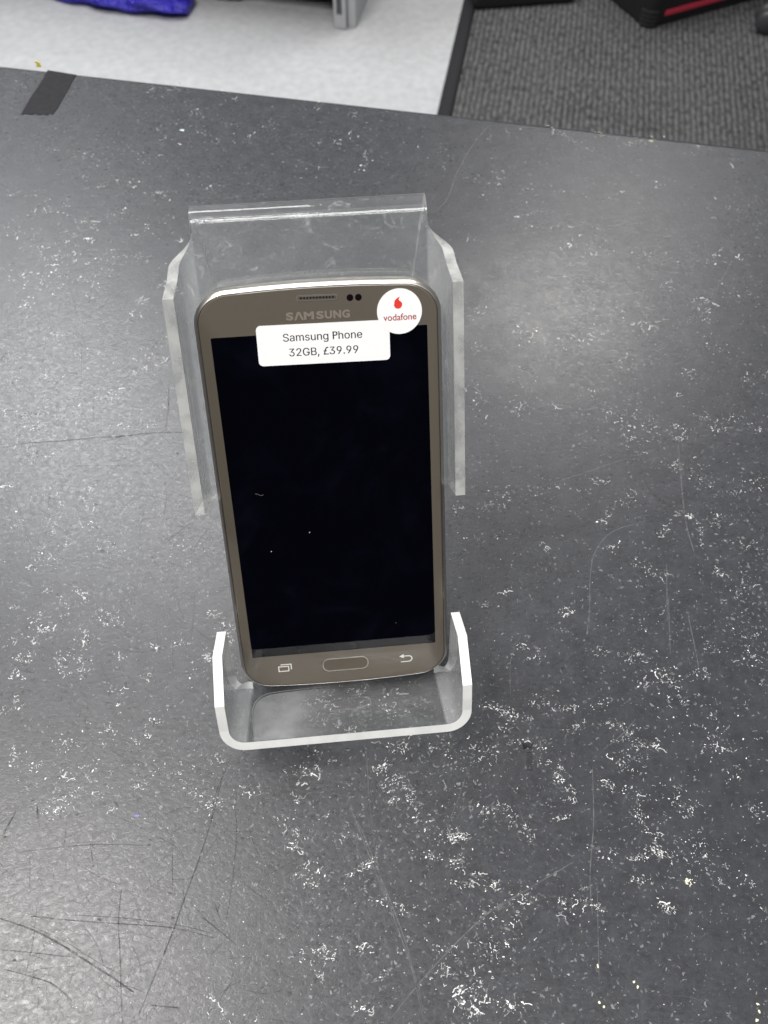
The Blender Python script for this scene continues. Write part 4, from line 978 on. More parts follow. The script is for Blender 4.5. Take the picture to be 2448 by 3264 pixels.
# letter shapes of a plain grotesque: advance, points, faces (1000 to the em)
GLYPHS = {
  ',': (188, [(38,-119),(68,71),(137,71),(84,-119)], [[0,2,1],[0,3,2]]),
  '.': (188, [(95,-4),(83,-3),(73,1),(63,9),(55,18),(51,29),(50,41),(51,53),(55,64),(63,73),(73,81),(83,85),(95,87),(107,85),(118,81),(128,73),(135,64),(140,53),(141,41),(140,29),(135,18),(128,9),(118,1),(107,-3)], [[11,13,12],[10,13,11],[10,14,13],[10,15,14],[9,15,10],[8,15,9],[8,16,15],[7,16,8],[7,17,16],[6,17,7],[6,18,17],[5,18,6],[5,19,18],[4,19,5],[4,20,19],[3,20,4],[3,21,20],[2,21,3],[2,22,21],[1,22,2],[1,23,22],[0,23,1]]),
  '2': (453, [(64,0),(64,47),(234,229),(252,248),(268,266),(282,282),(294,298),(303,312),(311,327),(316,341),(319,356),(320,371),(319,389),(315,405),(308,419),(298,431),(287,441),(273,449),(258,455),(241,458),(224,460),(205,458),(188,454),(172,447),(159,438),(148,427),(139,413),(132,398),(128,381),(127,362),(66,362),(68,391),(75,418),(86,442),(102,464),(121,482),(143,496),(168,507),(196,513),(225,516),(254,513),(281,507),(306,497),(328,482),(346,465),(361,445),(372,423),(379,398),(381,372),(380,354),(377,336),(371,318),(363,299),(351,280),(336,259),(317,235),(294,209),(267,180),(153,60),(153,57),(389,57),(389,0)], [[38,40,39],[38,41,40],[37,41,38],[37,42,41],[36,42,37],[36,43,42],[35,43,36],[35,44,43],[34,44,35],[34,20,44],[20,19,44],[19,45,44],[33,21,34],[21,20,34],[18,45,19],[33,22,21],[17,45,18],[33,23,22],[16,45,17],[33,24,23],[16,46,45],[32,24,33],[15,46,16],[32,25,24],[14,46,15],[32,26,25],[14,47,46],[13,47,14],[31,26,32],[31,27,26],[12,47,13],[12,48,47],[31,28,27],[30,28,31],[11,48,12],[30,29,28],[11,49,48],[10,49,11],[9,49,10],[9,50,49],[8,50,9],[8,51,50],[7,51,8],[7,52,51],[6,52,7],[6,53,52],[5,53,6],[4,53,5],[4,54,53],[3,54,4],[3,55,54],[2,55,3],[2,56,55],[1,56,2],[1,57,56],[1,58,57],[1,59,58],[1,60,59],[1,61,60],[0,61,1]]),
  '3': (453, [(218,-7),(188,-5),(159,1),(133,10),(108,22),(88,38),(70,57),(57,79),(48,104),(44,132),(109,132),(112,115),(118,100),(126,87),(137,76),(150,66),(165,59),(182,54),(200,51),(219,50),(239,51),(258,55),(275,61),(291,69),(304,80),(315,93),(323,108),(328,125),(329,145),(328,163),(323,180),(316,196),(306,211),(292,223),(275,234),(254,241),(229,246),(201,248),(157,248),(157,299),(288,448),(288,452),(70,452),(70,509),(372,509),(372,461),(211,278),(211,289),(247,290),(279,286),(308,276),(333,262),(354,244),(371,222),(383,198),(391,173),(393,145),(390,116),(383,90),(370,66),(354,45),(333,27),(309,12),(281,2),(251,-5)], [[42,44,43],[42,45,44],[42,41,45],[41,40,45],[40,46,45],[39,47,40],[47,46,40],[38,47,39],[47,49,48],[38,49,47],[38,50,49],[38,51,50],[38,37,51],[37,52,51],[36,52,37],[35,52,36],[35,53,52],[34,53,35],[33,53,34],[32,53,33],[32,54,53],[31,54,32],[31,55,54],[30,55,31],[29,55,30],[29,56,55],[28,56,29],[27,56,28],[27,57,56],[8,10,9],[8,11,10],[26,57,27],[26,58,57],[8,12,11],[25,58,26],[7,12,8],[7,13,12],[24,58,25],[24,59,58],[7,14,13],[23,59,24],[6,14,7],[6,15,14],[22,59,23],[6,16,15],[22,60,59],[21,60,22],[6,17,16],[5,17,6],[20,60,21],[5,18,17],[19,60,20],[5,19,18],[5,60,19],[5,61,60],[4,61,5],[4,62,61],[3,62,4],[3,63,62],[2,63,3],[2,64,63],[1,64,2],[1,0,64]]),
  '9': (453, [(226,516),(256,513),(285,506),(310,494),(333,478),(352,458),(368,434),(380,408),(387,378),(389,347),(387,322),(382,296),(373,270),(359,240),(340,207),(315,168),(200,0),(130,0),(301,248),(307,248),(302,238),(295,229),(287,221),(278,214),(268,207),(257,202),(245,198),(232,195),(218,195),(188,197),(161,203),(137,214),(116,229),(98,247),(83,269),(72,294),(66,321),(64,352),(66,382),(73,411),(85,436),(101,459),(120,479),(143,494),(168,506),(196,513),(226,460),(207,459),(190,454),(174,446),(160,435),(148,423),(138,407),(131,390),(127,372),(125,352),(127,331),(131,313),(138,295),(148,280),(160,268),(174,257),(190,250),(207,245),(226,243),(245,245),(263,249),(279,257),(293,267),(305,280),(314,295),(322,312),(326,330),(327,350),(326,371),(322,390),(314,407),(305,422),(293,435),(279,446),(263,454),(245,459)], [[45,1,0],[44,1,45],[44,2,1],[43,2,44],[43,3,2],[42,3,43],[42,4,3],[41,4,42],[41,46,4],[46,5,4],[41,47,46],[81,5,46],[40,47,41],[40,48,47],[80,5,81],[80,6,5],[40,49,48],[79,6,80],[40,50,49],[78,6,79],[39,50,40],[39,51,50],[77,6,78],[77,7,6],[39,52,51],[76,7,77],[38,52,39],[76,8,7],[38,53,52],[75,8,76],[38,54,53],[74,8,75],[37,54,38],[74,9,8],[37,55,54],[73,9,74],[36,55,37],[36,56,55],[72,9,73],[72,10,9],[36,57,56],[71,10,72],[71,11,10],[35,57,36],[35,58,57],[70,11,71],[70,12,11],[35,59,58],[69,12,70],[34,59,35],[34,60,59],[68,12,69],[68,13,12],[33,60,34],[33,61,60],[67,13,68],[33,62,61],[66,19,67],[19,13,67],[33,63,62],[65,18,66],[18,19,66],[65,24,18],[24,17,18],[20,13,19],[32,63,33],[32,64,63],[64,24,65],[32,24,64],[20,14,13],[21,14,20],[22,14,21],[31,24,32],[23,14,22],[30,24,31],[24,14,23],[30,25,24],[17,14,24],[17,15,14],[29,25,30],[29,26,25],[29,27,26],[28,27,29],[17,16,15]]),
  'B': (456, [(60,0),(60,509),(241,509),(274,507),(304,501),(329,491),(350,477),(367,461),(381,442),(390,421),(396,398),(398,374),(397,353),(393,336),(387,320),(378,307),(368,295),(356,286),(343,278),(329,272),(315,267),(315,262),(331,260),(347,254),(363,245),(378,234),(391,220),(402,203),(411,184),(416,161),(418,136),(416,111),(410,88),(400,67),(386,48),(368,31),(344,18),(317,8),(284,2),(247,0),(125,57),(245,57),(281,60),(309,67),(330,80),(344,96),(353,115),(355,137),(354,153),(350,169),(342,184),(333,197),(320,209),(306,218),(289,225),(269,229),(248,231),(125,231),(125,285),(238,285),(256,287),(273,290),(288,296),(302,304),(314,314),(323,326),(330,340),(335,355),(336,372),(333,393),(326,412),(313,429),(294,442),(270,449),(240,452),(125,452)], [[0,75,1],[75,2,1],[75,3,2],[75,4,3],[75,5,4],[75,6,5],[75,7,6],[75,74,7],[74,8,7],[0,58,75],[73,8,74],[72,8,73],[72,9,8],[71,9,72],[70,9,71],[70,10,9],[69,10,70],[69,11,10],[68,11,69],[68,12,11],[67,12,68],[66,12,67],[66,13,12],[65,13,66],[65,14,13],[64,14,65],[64,15,14],[63,15,64],[63,16,15],[62,16,63],[61,16,62],[61,17,16],[60,17,61],[59,17,60],[59,18,17],[0,57,58],[57,59,58],[57,18,59],[57,19,18],[57,20,19],[57,21,20],[57,22,21],[57,23,22],[57,24,23],[57,25,24],[57,56,25],[56,55,25],[55,26,25],[0,40,57],[54,26,55],[53,26,54],[53,27,26],[52,27,53],[51,27,52],[51,28,27],[50,28,51],[49,28,50],[49,29,28],[48,29,49],[48,30,29],[47,30,48],[46,30,47],[46,31,30],[45,31,46],[45,32,31],[44,32,45],[44,33,32],[43,33,44],[42,33,43],[42,34,33],[41,34,42],[0,41,40],[0,34,41],[0,35,34],[0,36,35],[0,37,36],[0,38,37],[0,39,38]]),
  'G': (520, [(269,-7),(225,-3),(185,7),(149,25),(118,49),(91,79),(69,116),(53,157),(43,203),(40,254),(43,305),(53,352),(69,393),(91,429),(117,459),(149,484),(184,501),(223,512),(265,516),(291,514),(316,510),(340,504),(363,494),(384,483),(403,469),(421,453),(436,436),(449,416),(460,395),(468,373),(474,349),(408,349),(402,365),(395,379),(387,393),(378,406),(368,417),(356,427),(344,436),(330,443),(315,448),(300,453),(283,455),(265,456),(236,453),(209,445),(183,432),(160,414),(141,392),(125,364),(113,332),(106,295),(103,254),(106,213),(113,177),(125,145),(141,117),(161,95),(184,76),(210,63),(238,56),(269,53),(296,55),(322,61),(345,71),(365,85),(382,102),(396,123),(407,147),(413,173),(415,202),(434,199),(283,199),(283,256),(478,256),(478,200),(475,160),(466,124),(451,91),(431,62),(406,38),(377,19),(344,5),(308,-4)], [[17,19,18],[17,20,19],[16,20,17],[16,21,20],[16,22,21],[15,22,16],[15,23,22],[14,23,15],[14,24,23],[14,25,24],[13,44,14],[44,43,14],[43,25,14],[42,25,43],[41,25,42],[41,26,25],[13,45,44],[40,26,41],[39,26,40],[13,46,45],[38,26,39],[38,27,26],[37,27,38],[13,47,46],[12,47,13],[36,27,37],[35,27,36],[35,28,27],[12,48,47],[34,28,35],[34,29,28],[11,48,12],[33,29,34],[11,49,48],[32,29,33],[32,30,29],[31,30,32],[11,50,49],[10,50,11],[10,51,50],[9,51,10],[9,52,51],[72,74,73],[72,70,74],[70,75,74],[8,52,9],[8,53,52],[8,54,53],[7,54,8],[72,69,70],[71,75,70],[71,76,75],[69,71,72],[69,76,71],[7,55,54],[68,76,69],[68,77,76],[6,55,7],[67,77,68],[6,56,55],[67,78,77],[66,78,67],[6,57,56],[5,57,6],[65,78,66],[5,58,57],[65,79,78],[64,79,65],[4,58,5],[4,59,58],[63,79,64],[4,60,59],[63,80,79],[62,80,63],[4,61,60],[61,80,62],[4,80,61],[3,80,4],[3,81,80],[2,81,3],[2,82,81],[1,82,2],[1,83,82],[0,83,1]]),
  'M': (628, [(60,0),(60,509),(152,509),(277,187),(280,179),(284,170),(287,159),(291,147),(295,135),(299,123),(303,110),(307,97),(311,84),(315,71),(319,60),(322,49),(307,49),(311,59),(314,71),(318,83),(322,95),(326,108),(330,121),(334,134),(338,146),(342,158),(346,169),(349,179),(352,187),(476,509),(568,509),(568,0),(504,0),(504,291),(504,302),(504,314),(504,327),(505,340),(505,354),(505,369),(505,383),(506,398),(506,413),(506,428),(507,443),(507,457),(513,457),(508,441),(503,425),(498,409),(492,393),(487,378),(482,363),(477,348),(472,335),(467,322),(463,310),(459,300),(456,291),(342,0),(286,0),(170,291),(167,300),(163,310),(159,321),(155,333),(150,347),(145,361),(140,376),(134,392),(129,408),(124,424),(118,441),(112,457),(119,457),(119,444),(120,430),(120,416),(120,401),(121,386),(121,372),(121,357),(121,342),(122,328),(122,315),(122,302),(122,291),(122,0)], [[0,73,1],[73,2,1],[73,74,2],[74,3,2],[28,45,29],[45,30,29],[45,46,30],[46,31,30],[0,72,73],[75,3,74],[28,44,45],[47,31,46],[76,3,75],[28,48,44],[48,43,44],[48,43,47],[43,31,47],[0,76,72],[76,71,72],[0,77,76],[71,3,76],[42,31,43],[28,49,48],[70,3,71],[0,78,77],[41,31,42],[28,50,49],[69,3,70],[0,79,78],[40,31,41],[28,51,50],[68,3,69],[0,80,79],[39,31,40],[28,52,51],[67,3,68],[0,81,80],[38,31,39],[28,53,52],[66,3,67],[0,82,81],[37,31,38],[28,54,53],[65,3,66],[0,83,82],[36,31,37],[28,55,54],[64,3,65],[0,84,83],[35,31,36],[28,56,55],[63,3,64],[0,85,84],[34,31,35],[28,57,56],[62,3,63],[0,86,85],[33,31,34],[28,58,57],[61,3,62],[0,87,86],[60,3,61],[28,59,58],[32,31,33],[60,4,3],[27,59,28],[60,5,4],[26,59,27],[60,6,5],[25,59,26],[60,7,6],[24,59,25],[60,8,7],[23,59,24],[60,9,8],[22,59,23],[60,10,9],[21,59,22],[60,11,10],[20,59,21],[60,12,11],[19,59,20],[60,18,12],[18,13,12],[18,13,19],[13,59,19],[14,59,13],[60,17,18],[15,59,14],[60,16,17],[60,15,16],[60,59,15]]),
  'N': (523, [(60,0),(60,509),(136,509),(343,183),(349,174),(355,163),(363,151),(371,137),(379,122),(388,107),(396,90),(405,73),(414,55),(405,54),(403,72),(402,90),(401,108),(400,126),(399,142),(399,157),(399,171),(399,184),(399,195),(399,509),(463,509),(463,0),(387,0),(202,290),(194,303),(186,317),(177,331),(168,346),(159,363),(148,381),(136,402),(123,425),(108,452),(119,454),(120,429),(121,406),(122,384),(123,363),(124,345),(124,328),(125,313),(125,301),(125,291),(125,0)], [[0,36,1],[36,2,1],[36,37,2],[37,3,2],[22,24,23],[22,25,24],[38,3,37],[0,38,36],[38,35,36],[0,39,38],[35,3,38],[34,3,35],[0,40,39],[33,3,34],[0,41,40],[32,3,33],[0,42,41],[31,3,32],[30,3,31],[0,43,42],[29,3,30],[0,44,43],[28,3,29],[0,45,44],[27,3,28],[0,46,45],[0,47,46],[26,3,27],[21,25,22],[20,25,21],[26,4,3],[26,5,4],[19,25,20],[26,6,5],[18,25,19],[26,7,6],[17,25,18],[26,8,7],[16,25,17],[26,9,8],[15,25,16],[26,10,9],[14,11,15],[11,25,15],[26,14,10],[14,11,10],[12,25,11],[26,13,14],[13,25,12],[26,25,13]]),
  'P': (381, [(52,509),(52,0),(125,0),(125,220),(202,220),(298,239),(355,290),(373,363),(356,436),(303,489),(211,509),(125,443),(211,443),(263,431),(290,402),(298,366),(287,322),(256,295),(208,286),(125,286)], [[1,11,0],[11,10,0],[11,9,10],[11,12,9],[12,8,9],[1,19,11],[13,8,12],[13,7,8],[14,7,13],[15,7,14],[16,7,15],[16,6,7],[17,6,16],[18,6,17],[18,5,6],[1,3,19],[3,18,19],[3,5,18],[3,4,5],[1,2,3]]),
  'S': (447, [(224,-9),(188,-7),(156,-1),(128,9),(102,23),(81,40),(64,60),(51,83),(42,109),(38,137),(104,137),(108,118),(114,102),(123,88),(136,76),(150,66),(166,59),(185,53),(204,50),(224,49),(246,50),(267,54),(286,60),(303,69),(317,79),(329,92),(338,106),(344,122),(346,139),(344,154),(340,168),(332,179),(322,189),(310,197),(296,205),(280,211),(263,217),(245,222),(184,239),(145,253),(112,269),(86,289),(67,313),(56,341),(52,372),(54,400),(62,425),(75,448),(92,468),(113,484),(138,498),(165,508),(195,514),(227,516),(259,514),(289,508),(316,498),(340,484),(360,468),(377,449),(390,427),(398,403),(401,378),(337,378),(332,402),(320,421),(302,437),(280,449),(254,456),(225,459),(204,457),(185,454),(167,448),(152,440),(139,430),(129,418),(121,405),(117,391),(115,376),(117,359),(122,345),(131,334),(142,324),(155,315),(169,308),(184,302),(198,297),(212,293),(264,279),(279,275),(295,270),(312,264),(328,256),(344,248),(359,238),(372,226),(384,213),(395,198),(402,180),(407,161),(408,139),(406,112),(399,87),(386,64),(370,43),(349,25),(323,11),(294,0),(261,-7)], [[52,54,53],[51,54,52],[51,55,54],[50,55,51],[50,56,55],[49,56,50],[49,57,56],[48,57,49],[48,58,57],[48,59,58],[47,70,48],[70,69,48],[69,59,48],[68,59,69],[47,71,70],[67,59,68],[47,72,71],[66,59,67],[66,60,59],[46,72,47],[46,73,72],[46,74,73],[65,60,66],[46,75,74],[65,61,60],[45,75,46],[64,61,65],[45,76,75],[45,77,76],[64,62,61],[63,62,64],[44,77,45],[44,78,77],[44,79,78],[43,79,44],[43,80,79],[43,81,80],[42,81,43],[42,82,81],[42,83,82],[42,84,83],[41,84,42],[41,85,84],[41,86,85],[41,87,86],[41,88,87],[40,88,41],[40,89,88],[40,90,89],[40,91,90],[39,91,40],[39,92,91],[39,93,92],[38,93,39],[38,94,93],[37,94,38],[37,95,94],[37,96,95],[36,96,37],[35,96,36],[35,97,96],[34,97,35],[33,97,34],[33,98,97],[32,98,33],[31,98,32],[31,99,98],[30,99,31],[29,99,30],[29,100,99],[28,100,29],[27,100,28],[27,101,100],[8,10,9],[8,11,10],[26,101,27],[8,12,11],[26,102,101],[7,12,8],[25,102,26],[7,13,12],[24,102,25],[7,14,13],[24,103,102],[6,14,7],[23,103,24],[6,15,14],[22,103,23],[6,16,15],[22,104,103],[21,104,22],[5,16,6],[5,17,16],[20,104,21],[5,18,17],[19,104,20],[5,19,18],[5,104,19],[5,105,104],[4,105,5],[4,106,105],[3,106,4],[3,107,106],[2,107,3],[2,108,107],[1,108,2],[1,0,108]]),
  'U': (517, [(259,-8),(220,-6),(186,2),(154,15),(126,33),(103,55),(85,80),(71,108),(63,140),(60,173),(60,509),(124,509),(124,178),(126,155),(132,133),(141,113),(153,95),(169,80),(187,68),(208,59),(232,53),(259,52),(285,53),(309,59),(331,68),(349,80),(364,95),(377,113),(385,133),(391,155),(393,178),(393,509),(457,509),(457,173),(454,140),(446,108),(433,80),(414,55),(391,33),(363,15),(332,2),(297,-6)], [[9,11,10],[9,12,11],[30,32,31],[30,33,32],[9,13,12],[29,33,30],[8,13,9],[29,34,33],[8,14,13],[28,34,29],[7,14,8],[28,35,34],[27,35,28],[7,15,14],[7,16,15],[26,35,27],[6,16,7],[26,36,35],[6,17,16],[25,36,26],[6,18,17],[24,36,25],[5,18,6],[24,37,36],[5,19,18],[23,37,24],[5,20,19],[22,37,23],[22,38,37],[4,20,5],[4,21,20],[21,38,22],[4,38,21],[3,38,4],[3,39,38],[2,39,3],[2,40,39],[1,40,2],[1,41,40],[0,41,1]]),
  'a': (389, [(160,-9),(137,-7),(115,-3),(94,5),(76,15),(60,29),(48,45),(38,63),(32,84),(30,108),(32,128),(36,146),(43,161),(53,174),(64,184),(78,193),(92,200),(108,206),(125,211),(143,214),(161,217),(178,220),(200,223),(218,225),(234,227),(247,229),(257,231),(265,235),(271,240),(274,246),(276,255),(276,257),(275,272),(272,285),(267,297),(260,307),(251,315),(240,322),(227,327),(212,330),(196,331),(178,330),(163,327),(149,322),(137,316),(127,309),(118,301),(110,292),(104,283),(100,274),(41,291),(51,313),(64,331),(79,346),(95,358),(114,368),(133,375),(153,380),(173,383),(194,384),(208,384),(223,382),(239,379),(255,375),(271,369),(286,360),(300,350),(312,336),(322,320),(330,301),(335,278),(337,251),(337,0),(277,0),(277,52),(272,52),(267,43),(260,34),(252,25),(242,16),(229,8),(215,1),(199,-4),(181,-7),(170,45),(192,47),(211,51),(228,59),(242,68),(254,80),(263,93),(270,108),(274,122),(276,138),(276,190),(272,187),(267,184),(259,182),(251,180),(241,178),(231,176),(221,174),(210,173),(200,171),(191,170),(182,169),(175,168),(161,166),(147,163),(134,159),(122,153),(112,147),(103,139),(97,130),(93,118),(92,105),(93,93),(96,82),(102,72),(109,64),(119,57),(130,52),(142,48),(156,46)], [[58,60,59],[58,61,60],[57,61,58],[57,62,61],[56,62,57],[56,63,62],[55,63,56],[55,64,63],[55,65,64],[54,65,55],[54,66,65],[53,66,54],[53,67,66],[52,67,53],[52,40,67],[40,39,67],[39,68,67],[51,41,52],[41,40,52],[51,42,41],[38,68,39],[51,43,42],[37,68,38],[51,44,43],[36,68,37],[36,69,68],[51,45,44],[35,69,36],[50,45,51],[50,46,45],[34,69,35],[34,70,69],[50,47,46],[33,70,34],[50,48,47],[49,48,50],[32,70,33],[32,71,70],[31,71,32],[30,71,31],[29,71,30],[29,72,71],[28,72,29],[27,72,28],[26,94,27],[94,72,27],[25,94,26],[24,94,25],[23,94,24],[22,94,23],[21,94,22],[20,94,21],[19,94,20],[18,94,19],[17,94,18],[16,94,17],[15,94,16],[14,94,15],[14,95,94],[93,72,94],[14,96,95],[14,97,96],[13,97,14],[13,98,97],[13,99,98],[13,100,99],[13,101,100],[13,102,101],[12,102,13],[12,103,102],[12,104,103],[12,105,104],[12,106,105],[12,107,106],[12,108,107],[12,109,108],[11,109,12],[11,110,109],[11,111,110],[11,112,111],[10,112,11],[10,113,112],[92,72,93],[10,114,113],[9,114,10],[91,72,92],[9,115,114],[8,115,9],[90,72,91],[8,116,115],[89,72,90],[8,117,116],[7,117,8],[7,118,117],[88,74,89],[74,72,89],[7,119,118],[87,74,88],[7,120,119],[6,120,7],[86,75,87],[75,74,87],[6,121,120],[6,122,121],[86,76,75],[73,72,74],[85,76,86],[6,123,122],[84,76,85],[6,84,123],[6,76,84],[5,76,6],[5,77,76],[5,78,77],[4,78,5],[4,79,78],[4,80,79],[3,80,4],[3,81,80],[2,81,3],[2,82,81],[1,82,2],[1,83,82],[0,83,1]]),
  'd': (424, [(195,-8),(165,-6),(137,3),(111,16),(89,34),(70,57),(55,84),(43,116),(36,151),(34,189),(36,227),(43,261),(55,293),(70,320),(89,342),(112,361),(137,374),(165,382),(196,384),(218,383),(237,379),(253,373),(267,364),(278,355),(287,346),(295,336),(301,327),(306,319),(311,319),(311,509),(372,509),(372,0),(313,0),(313,59),(307,59),(301,50),(295,41),(287,31),(277,21),(266,12),(252,4),(236,-3),(217,-7),(205,47),(226,49),(246,55),(263,65),(278,78),(290,95),(299,115),(306,138),(310,162),(312,189),(310,216),(306,241),(300,263),(290,282),(278,299),(263,312),(246,322),(227,328),(205,330),(182,328),(162,322),(145,311),(130,298),(118,281),(108,261),(102,239),(98,215),(96,189),(98,163),(102,139),(109,117),(118,97),(130,80),(145,66),(162,55),(182,49)], [[28,30,29],[28,31,30],[17,19,18],[17,20,19],[16,20,17],[16,21,20],[15,21,16],[15,22,21],[15,23,22],[14,23,15],[14,24,23],[14,25,24],[13,61,14],[61,25,14],[61,26,25],[13,62,61],[60,26,61],[59,26,60],[13,63,62],[59,27,26],[58,27,59],[13,64,63],[12,64,13],[58,28,27],[58,57,28],[57,56,28],[56,55,28],[55,54,28],[54,31,28],[12,65,64],[12,66,65],[11,66,12],[11,67,66],[10,67,11],[10,68,67],[53,31,54],[10,69,68],[9,69,10],[52,31,53],[9,70,69],[9,71,70],[51,31,52],[8,71,9],[8,72,71],[50,31,51],[7,72,8],[7,73,72],[49,31,50],[7,74,73],[6,74,7],[48,31,49],[6,75,74],[47,33,48],[33,31,48],[5,75,6],[5,76,75],[46,33,47],[5,77,76],[45,34,46],[34,33,46],[45,35,34],[32,31,33],[4,77,5],[4,78,77],[44,35,45],[44,36,35],[4,43,78],[43,36,44],[4,36,43],[4,37,36],[3,37,4],[3,38,37],[3,39,38],[2,39,3],[2,40,39],[2,41,40],[1,41,2],[1,42,41],[0,42,1]]),
  'e': (404, [(212,-8),(177,-5),(145,3),(117,16),(92,35),(72,58),(56,85),(44,116),(37,150),(34,187),(36,224),(44,258),(55,290),(71,317),(91,340),(115,359),(142,373),(172,382),(205,384),(226,383),(246,380),(266,374),(285,366),(303,355),(319,341),(334,324),(347,305),(357,282),(365,256),(370,227),(371,194),(371,169),(75,169),(75,221),(338,221),(310,202),(308,226),(304,248),(298,269),(288,286),(277,301),(263,314),(246,323),(227,328),(205,330),(183,328),(164,323),(146,313),(131,301),(119,286),(109,270),(102,251),(97,231),(96,211),(96,178),(98,151),(102,127),(110,106),(121,88),(135,73),(151,61),(169,53),(190,48),(212,46),(227,47),(241,49),(254,53),(265,58),(276,65),(285,73),(294,82),(300,93),(306,105),(365,91),(358,72),(348,55),(335,39),(320,26),(302,14),(283,4),(261,-3),(237,-7)], [[17,19,18],[17,20,19],[16,20,17],[16,21,20],[16,22,21],[15,22,16],[15,23,22],[14,23,15],[14,24,23],[14,25,24],[13,45,14],[45,44,14],[44,25,14],[43,25,44],[42,25,43],[13,46,45],[42,26,25],[41,26,42],[13,47,46],[12,47,13],[40,26,41],[12,48,47],[40,27,26],[39,27,40],[12,49,48],[11,49,12],[11,50,49],[38,27,39],[38,28,27],[11,51,50],[37,28,38],[10,51,11],[37,29,28],[10,52,51],[36,29,37],[10,33,52],[33,53,52],[36,34,29],[34,30,29],[35,34,36],[9,33,10],[9,32,33],[53,34,33],[53,30,34],[54,30,53],[54,31,30],[8,32,9],[55,31,54],[8,31,32],[8,55,31],[8,56,55],[7,56,8],[7,57,56],[6,57,7],[6,58,57],[71,73,72],[70,73,71],[70,74,73],[6,59,58],[5,59,6],[69,74,70],[5,60,59],[68,74,69],[68,75,74],[67,75,68],[5,61,60],[66,75,67],[4,61,5],[66,76,75],[4,62,61],[65,76,66],[64,76,65],[4,63,62],[63,76,64],[4,76,63],[4,77,76],[3,77,4],[3,78,77],[2,78,3],[2,79,78],[2,80,79],[1,80,2],[1,81,80],[0,81,1]]),
  'f': (187, [(221,509),(169,516),(128,506),(96,484),(73,454),(59,415),(54,360),(54,335),(7,335),(7,275),(54,275),(54,0),(120,0),(120,275),(181,275),(181,335),(120,335),(120,367),(127,412),(149,440),(191,450),(202,449),(211,448),(221,444)], [[2,0,1],[2,23,0],[3,22,2],[22,23,2],[4,20,3],[20,21,3],[21,22,3],[5,19,4],[19,20,4],[5,18,19],[6,18,5],[6,17,18],[6,16,17],[7,16,6],[9,7,8],[9,16,7],[9,15,16],[9,14,15],[10,14,9],[11,13,10],[13,14,10],[11,12,13]]),
  'g': (425, [(207,-151),(180,-149),(156,-146),(134,-140),(114,-132),(97,-122),(82,-110),(70,-97),(59,-84),(51,-69),(101,-41),(107,-49),(114,-57),(122,-66),(131,-74),(142,-82),(154,-88),(169,-93),(187,-96),(207,-97),(236,-95),(261,-87),(282,-75),(298,-58),(308,-34),(311,-6),(311,68),(306,68),(301,60),(294,51),(287,41),(277,32),(266,23),(252,16),(236,10),(217,6),(195,5),(165,7),(138,14),(113,27),(90,43),(71,65),(55,90),(43,120),(36,154),(34,191),(36,229),(43,263),(55,293),(71,320),(90,342),(112,361),(138,374),(166,382),(196,384),(218,383),(237,379),(253,373),(267,365),(279,356),(288,346),(296,336),(302,327),(308,319),(313,319),(313,379),(372,379),(372,-9),(370,-40),(363,-67),(350,-90),(334,-109),(314,-124),(291,-136),(265,-144),(237,-149),(205,59),(227,61),(246,66),(264,75),(278,87),(290,103),(300,121),(307,142),(311,166),(312,193),(311,219),(307,242),(300,264),(291,283),(279,299),(264,312),(247,322),(227,328),(205,330),(182,328),(163,322),(145,312),(130,298),(118,282),(109,262),(102,241),(98,218),(96,193),(98,167),(102,144),(109,123),(118,104),(131,88),(145,76),(163,66),(183,61)], [[53,55,54],[53,56,55],[52,56,53],[64,66,65],[64,67,66],[52,57,56],[51,57,52],[51,58,57],[51,59,58],[50,59,51],[50,60,59],[50,61,60],[49,94,50],[94,61,50],[94,62,61],[49,95,94],[93,62,94],[92,62,93],[49,96,95],[92,63,62],[91,63,92],[49,97,96],[48,97,49],[91,64,63],[91,90,64],[90,89,64],[89,88,64],[88,87,64],[87,67,64],[48,98,97],[48,99,98],[47,99,48],[47,100,99],[46,100,47],[46,101,100],[86,67,87],[46,102,101],[45,102,46],[85,67,86],[45,103,102],[45,104,103],[84,67,85],[44,104,45],[44,105,104],[83,67,84],[43,105,44],[43,106,105],[82,67,83],[43,107,106],[81,67,82],[42,107,43],[42,108,107],[80,26,81],[26,67,81],[41,108,42],[41,109,108],[79,26,80],[41,110,109],[78,27,79],[27,26,79],[78,28,27],[25,67,26],[41,111,110],[77,28,78],[40,111,41],[40,76,111],[76,28,77],[76,29,28],[40,29,76],[40,30,29],[39,30,40],[39,31,30],[39,32,31],[38,32,39],[38,33,32],[38,34,33],[37,34,38],[37,35,34],[36,35,37],[24,67,25],[24,68,67],[23,68,24],[23,69,68],[9,11,10],[9,12,11],[9,13,12],[22,69,23],[9,14,13],[22,70,69],[8,14,9],[8,15,14],[21,70,22],[8,16,15],[7,16,8],[20,70,21],[7,17,16],[20,71,70],[7,18,17],[19,71,20],[7,19,18],[7,71,19],[6,71,7],[6,72,71],[5,72,6],[4,72,5],[4,73,72],[3,73,4],[3,74,73],[2,74,3],[2,75,74],[1,75,2],[1,0,75]]),
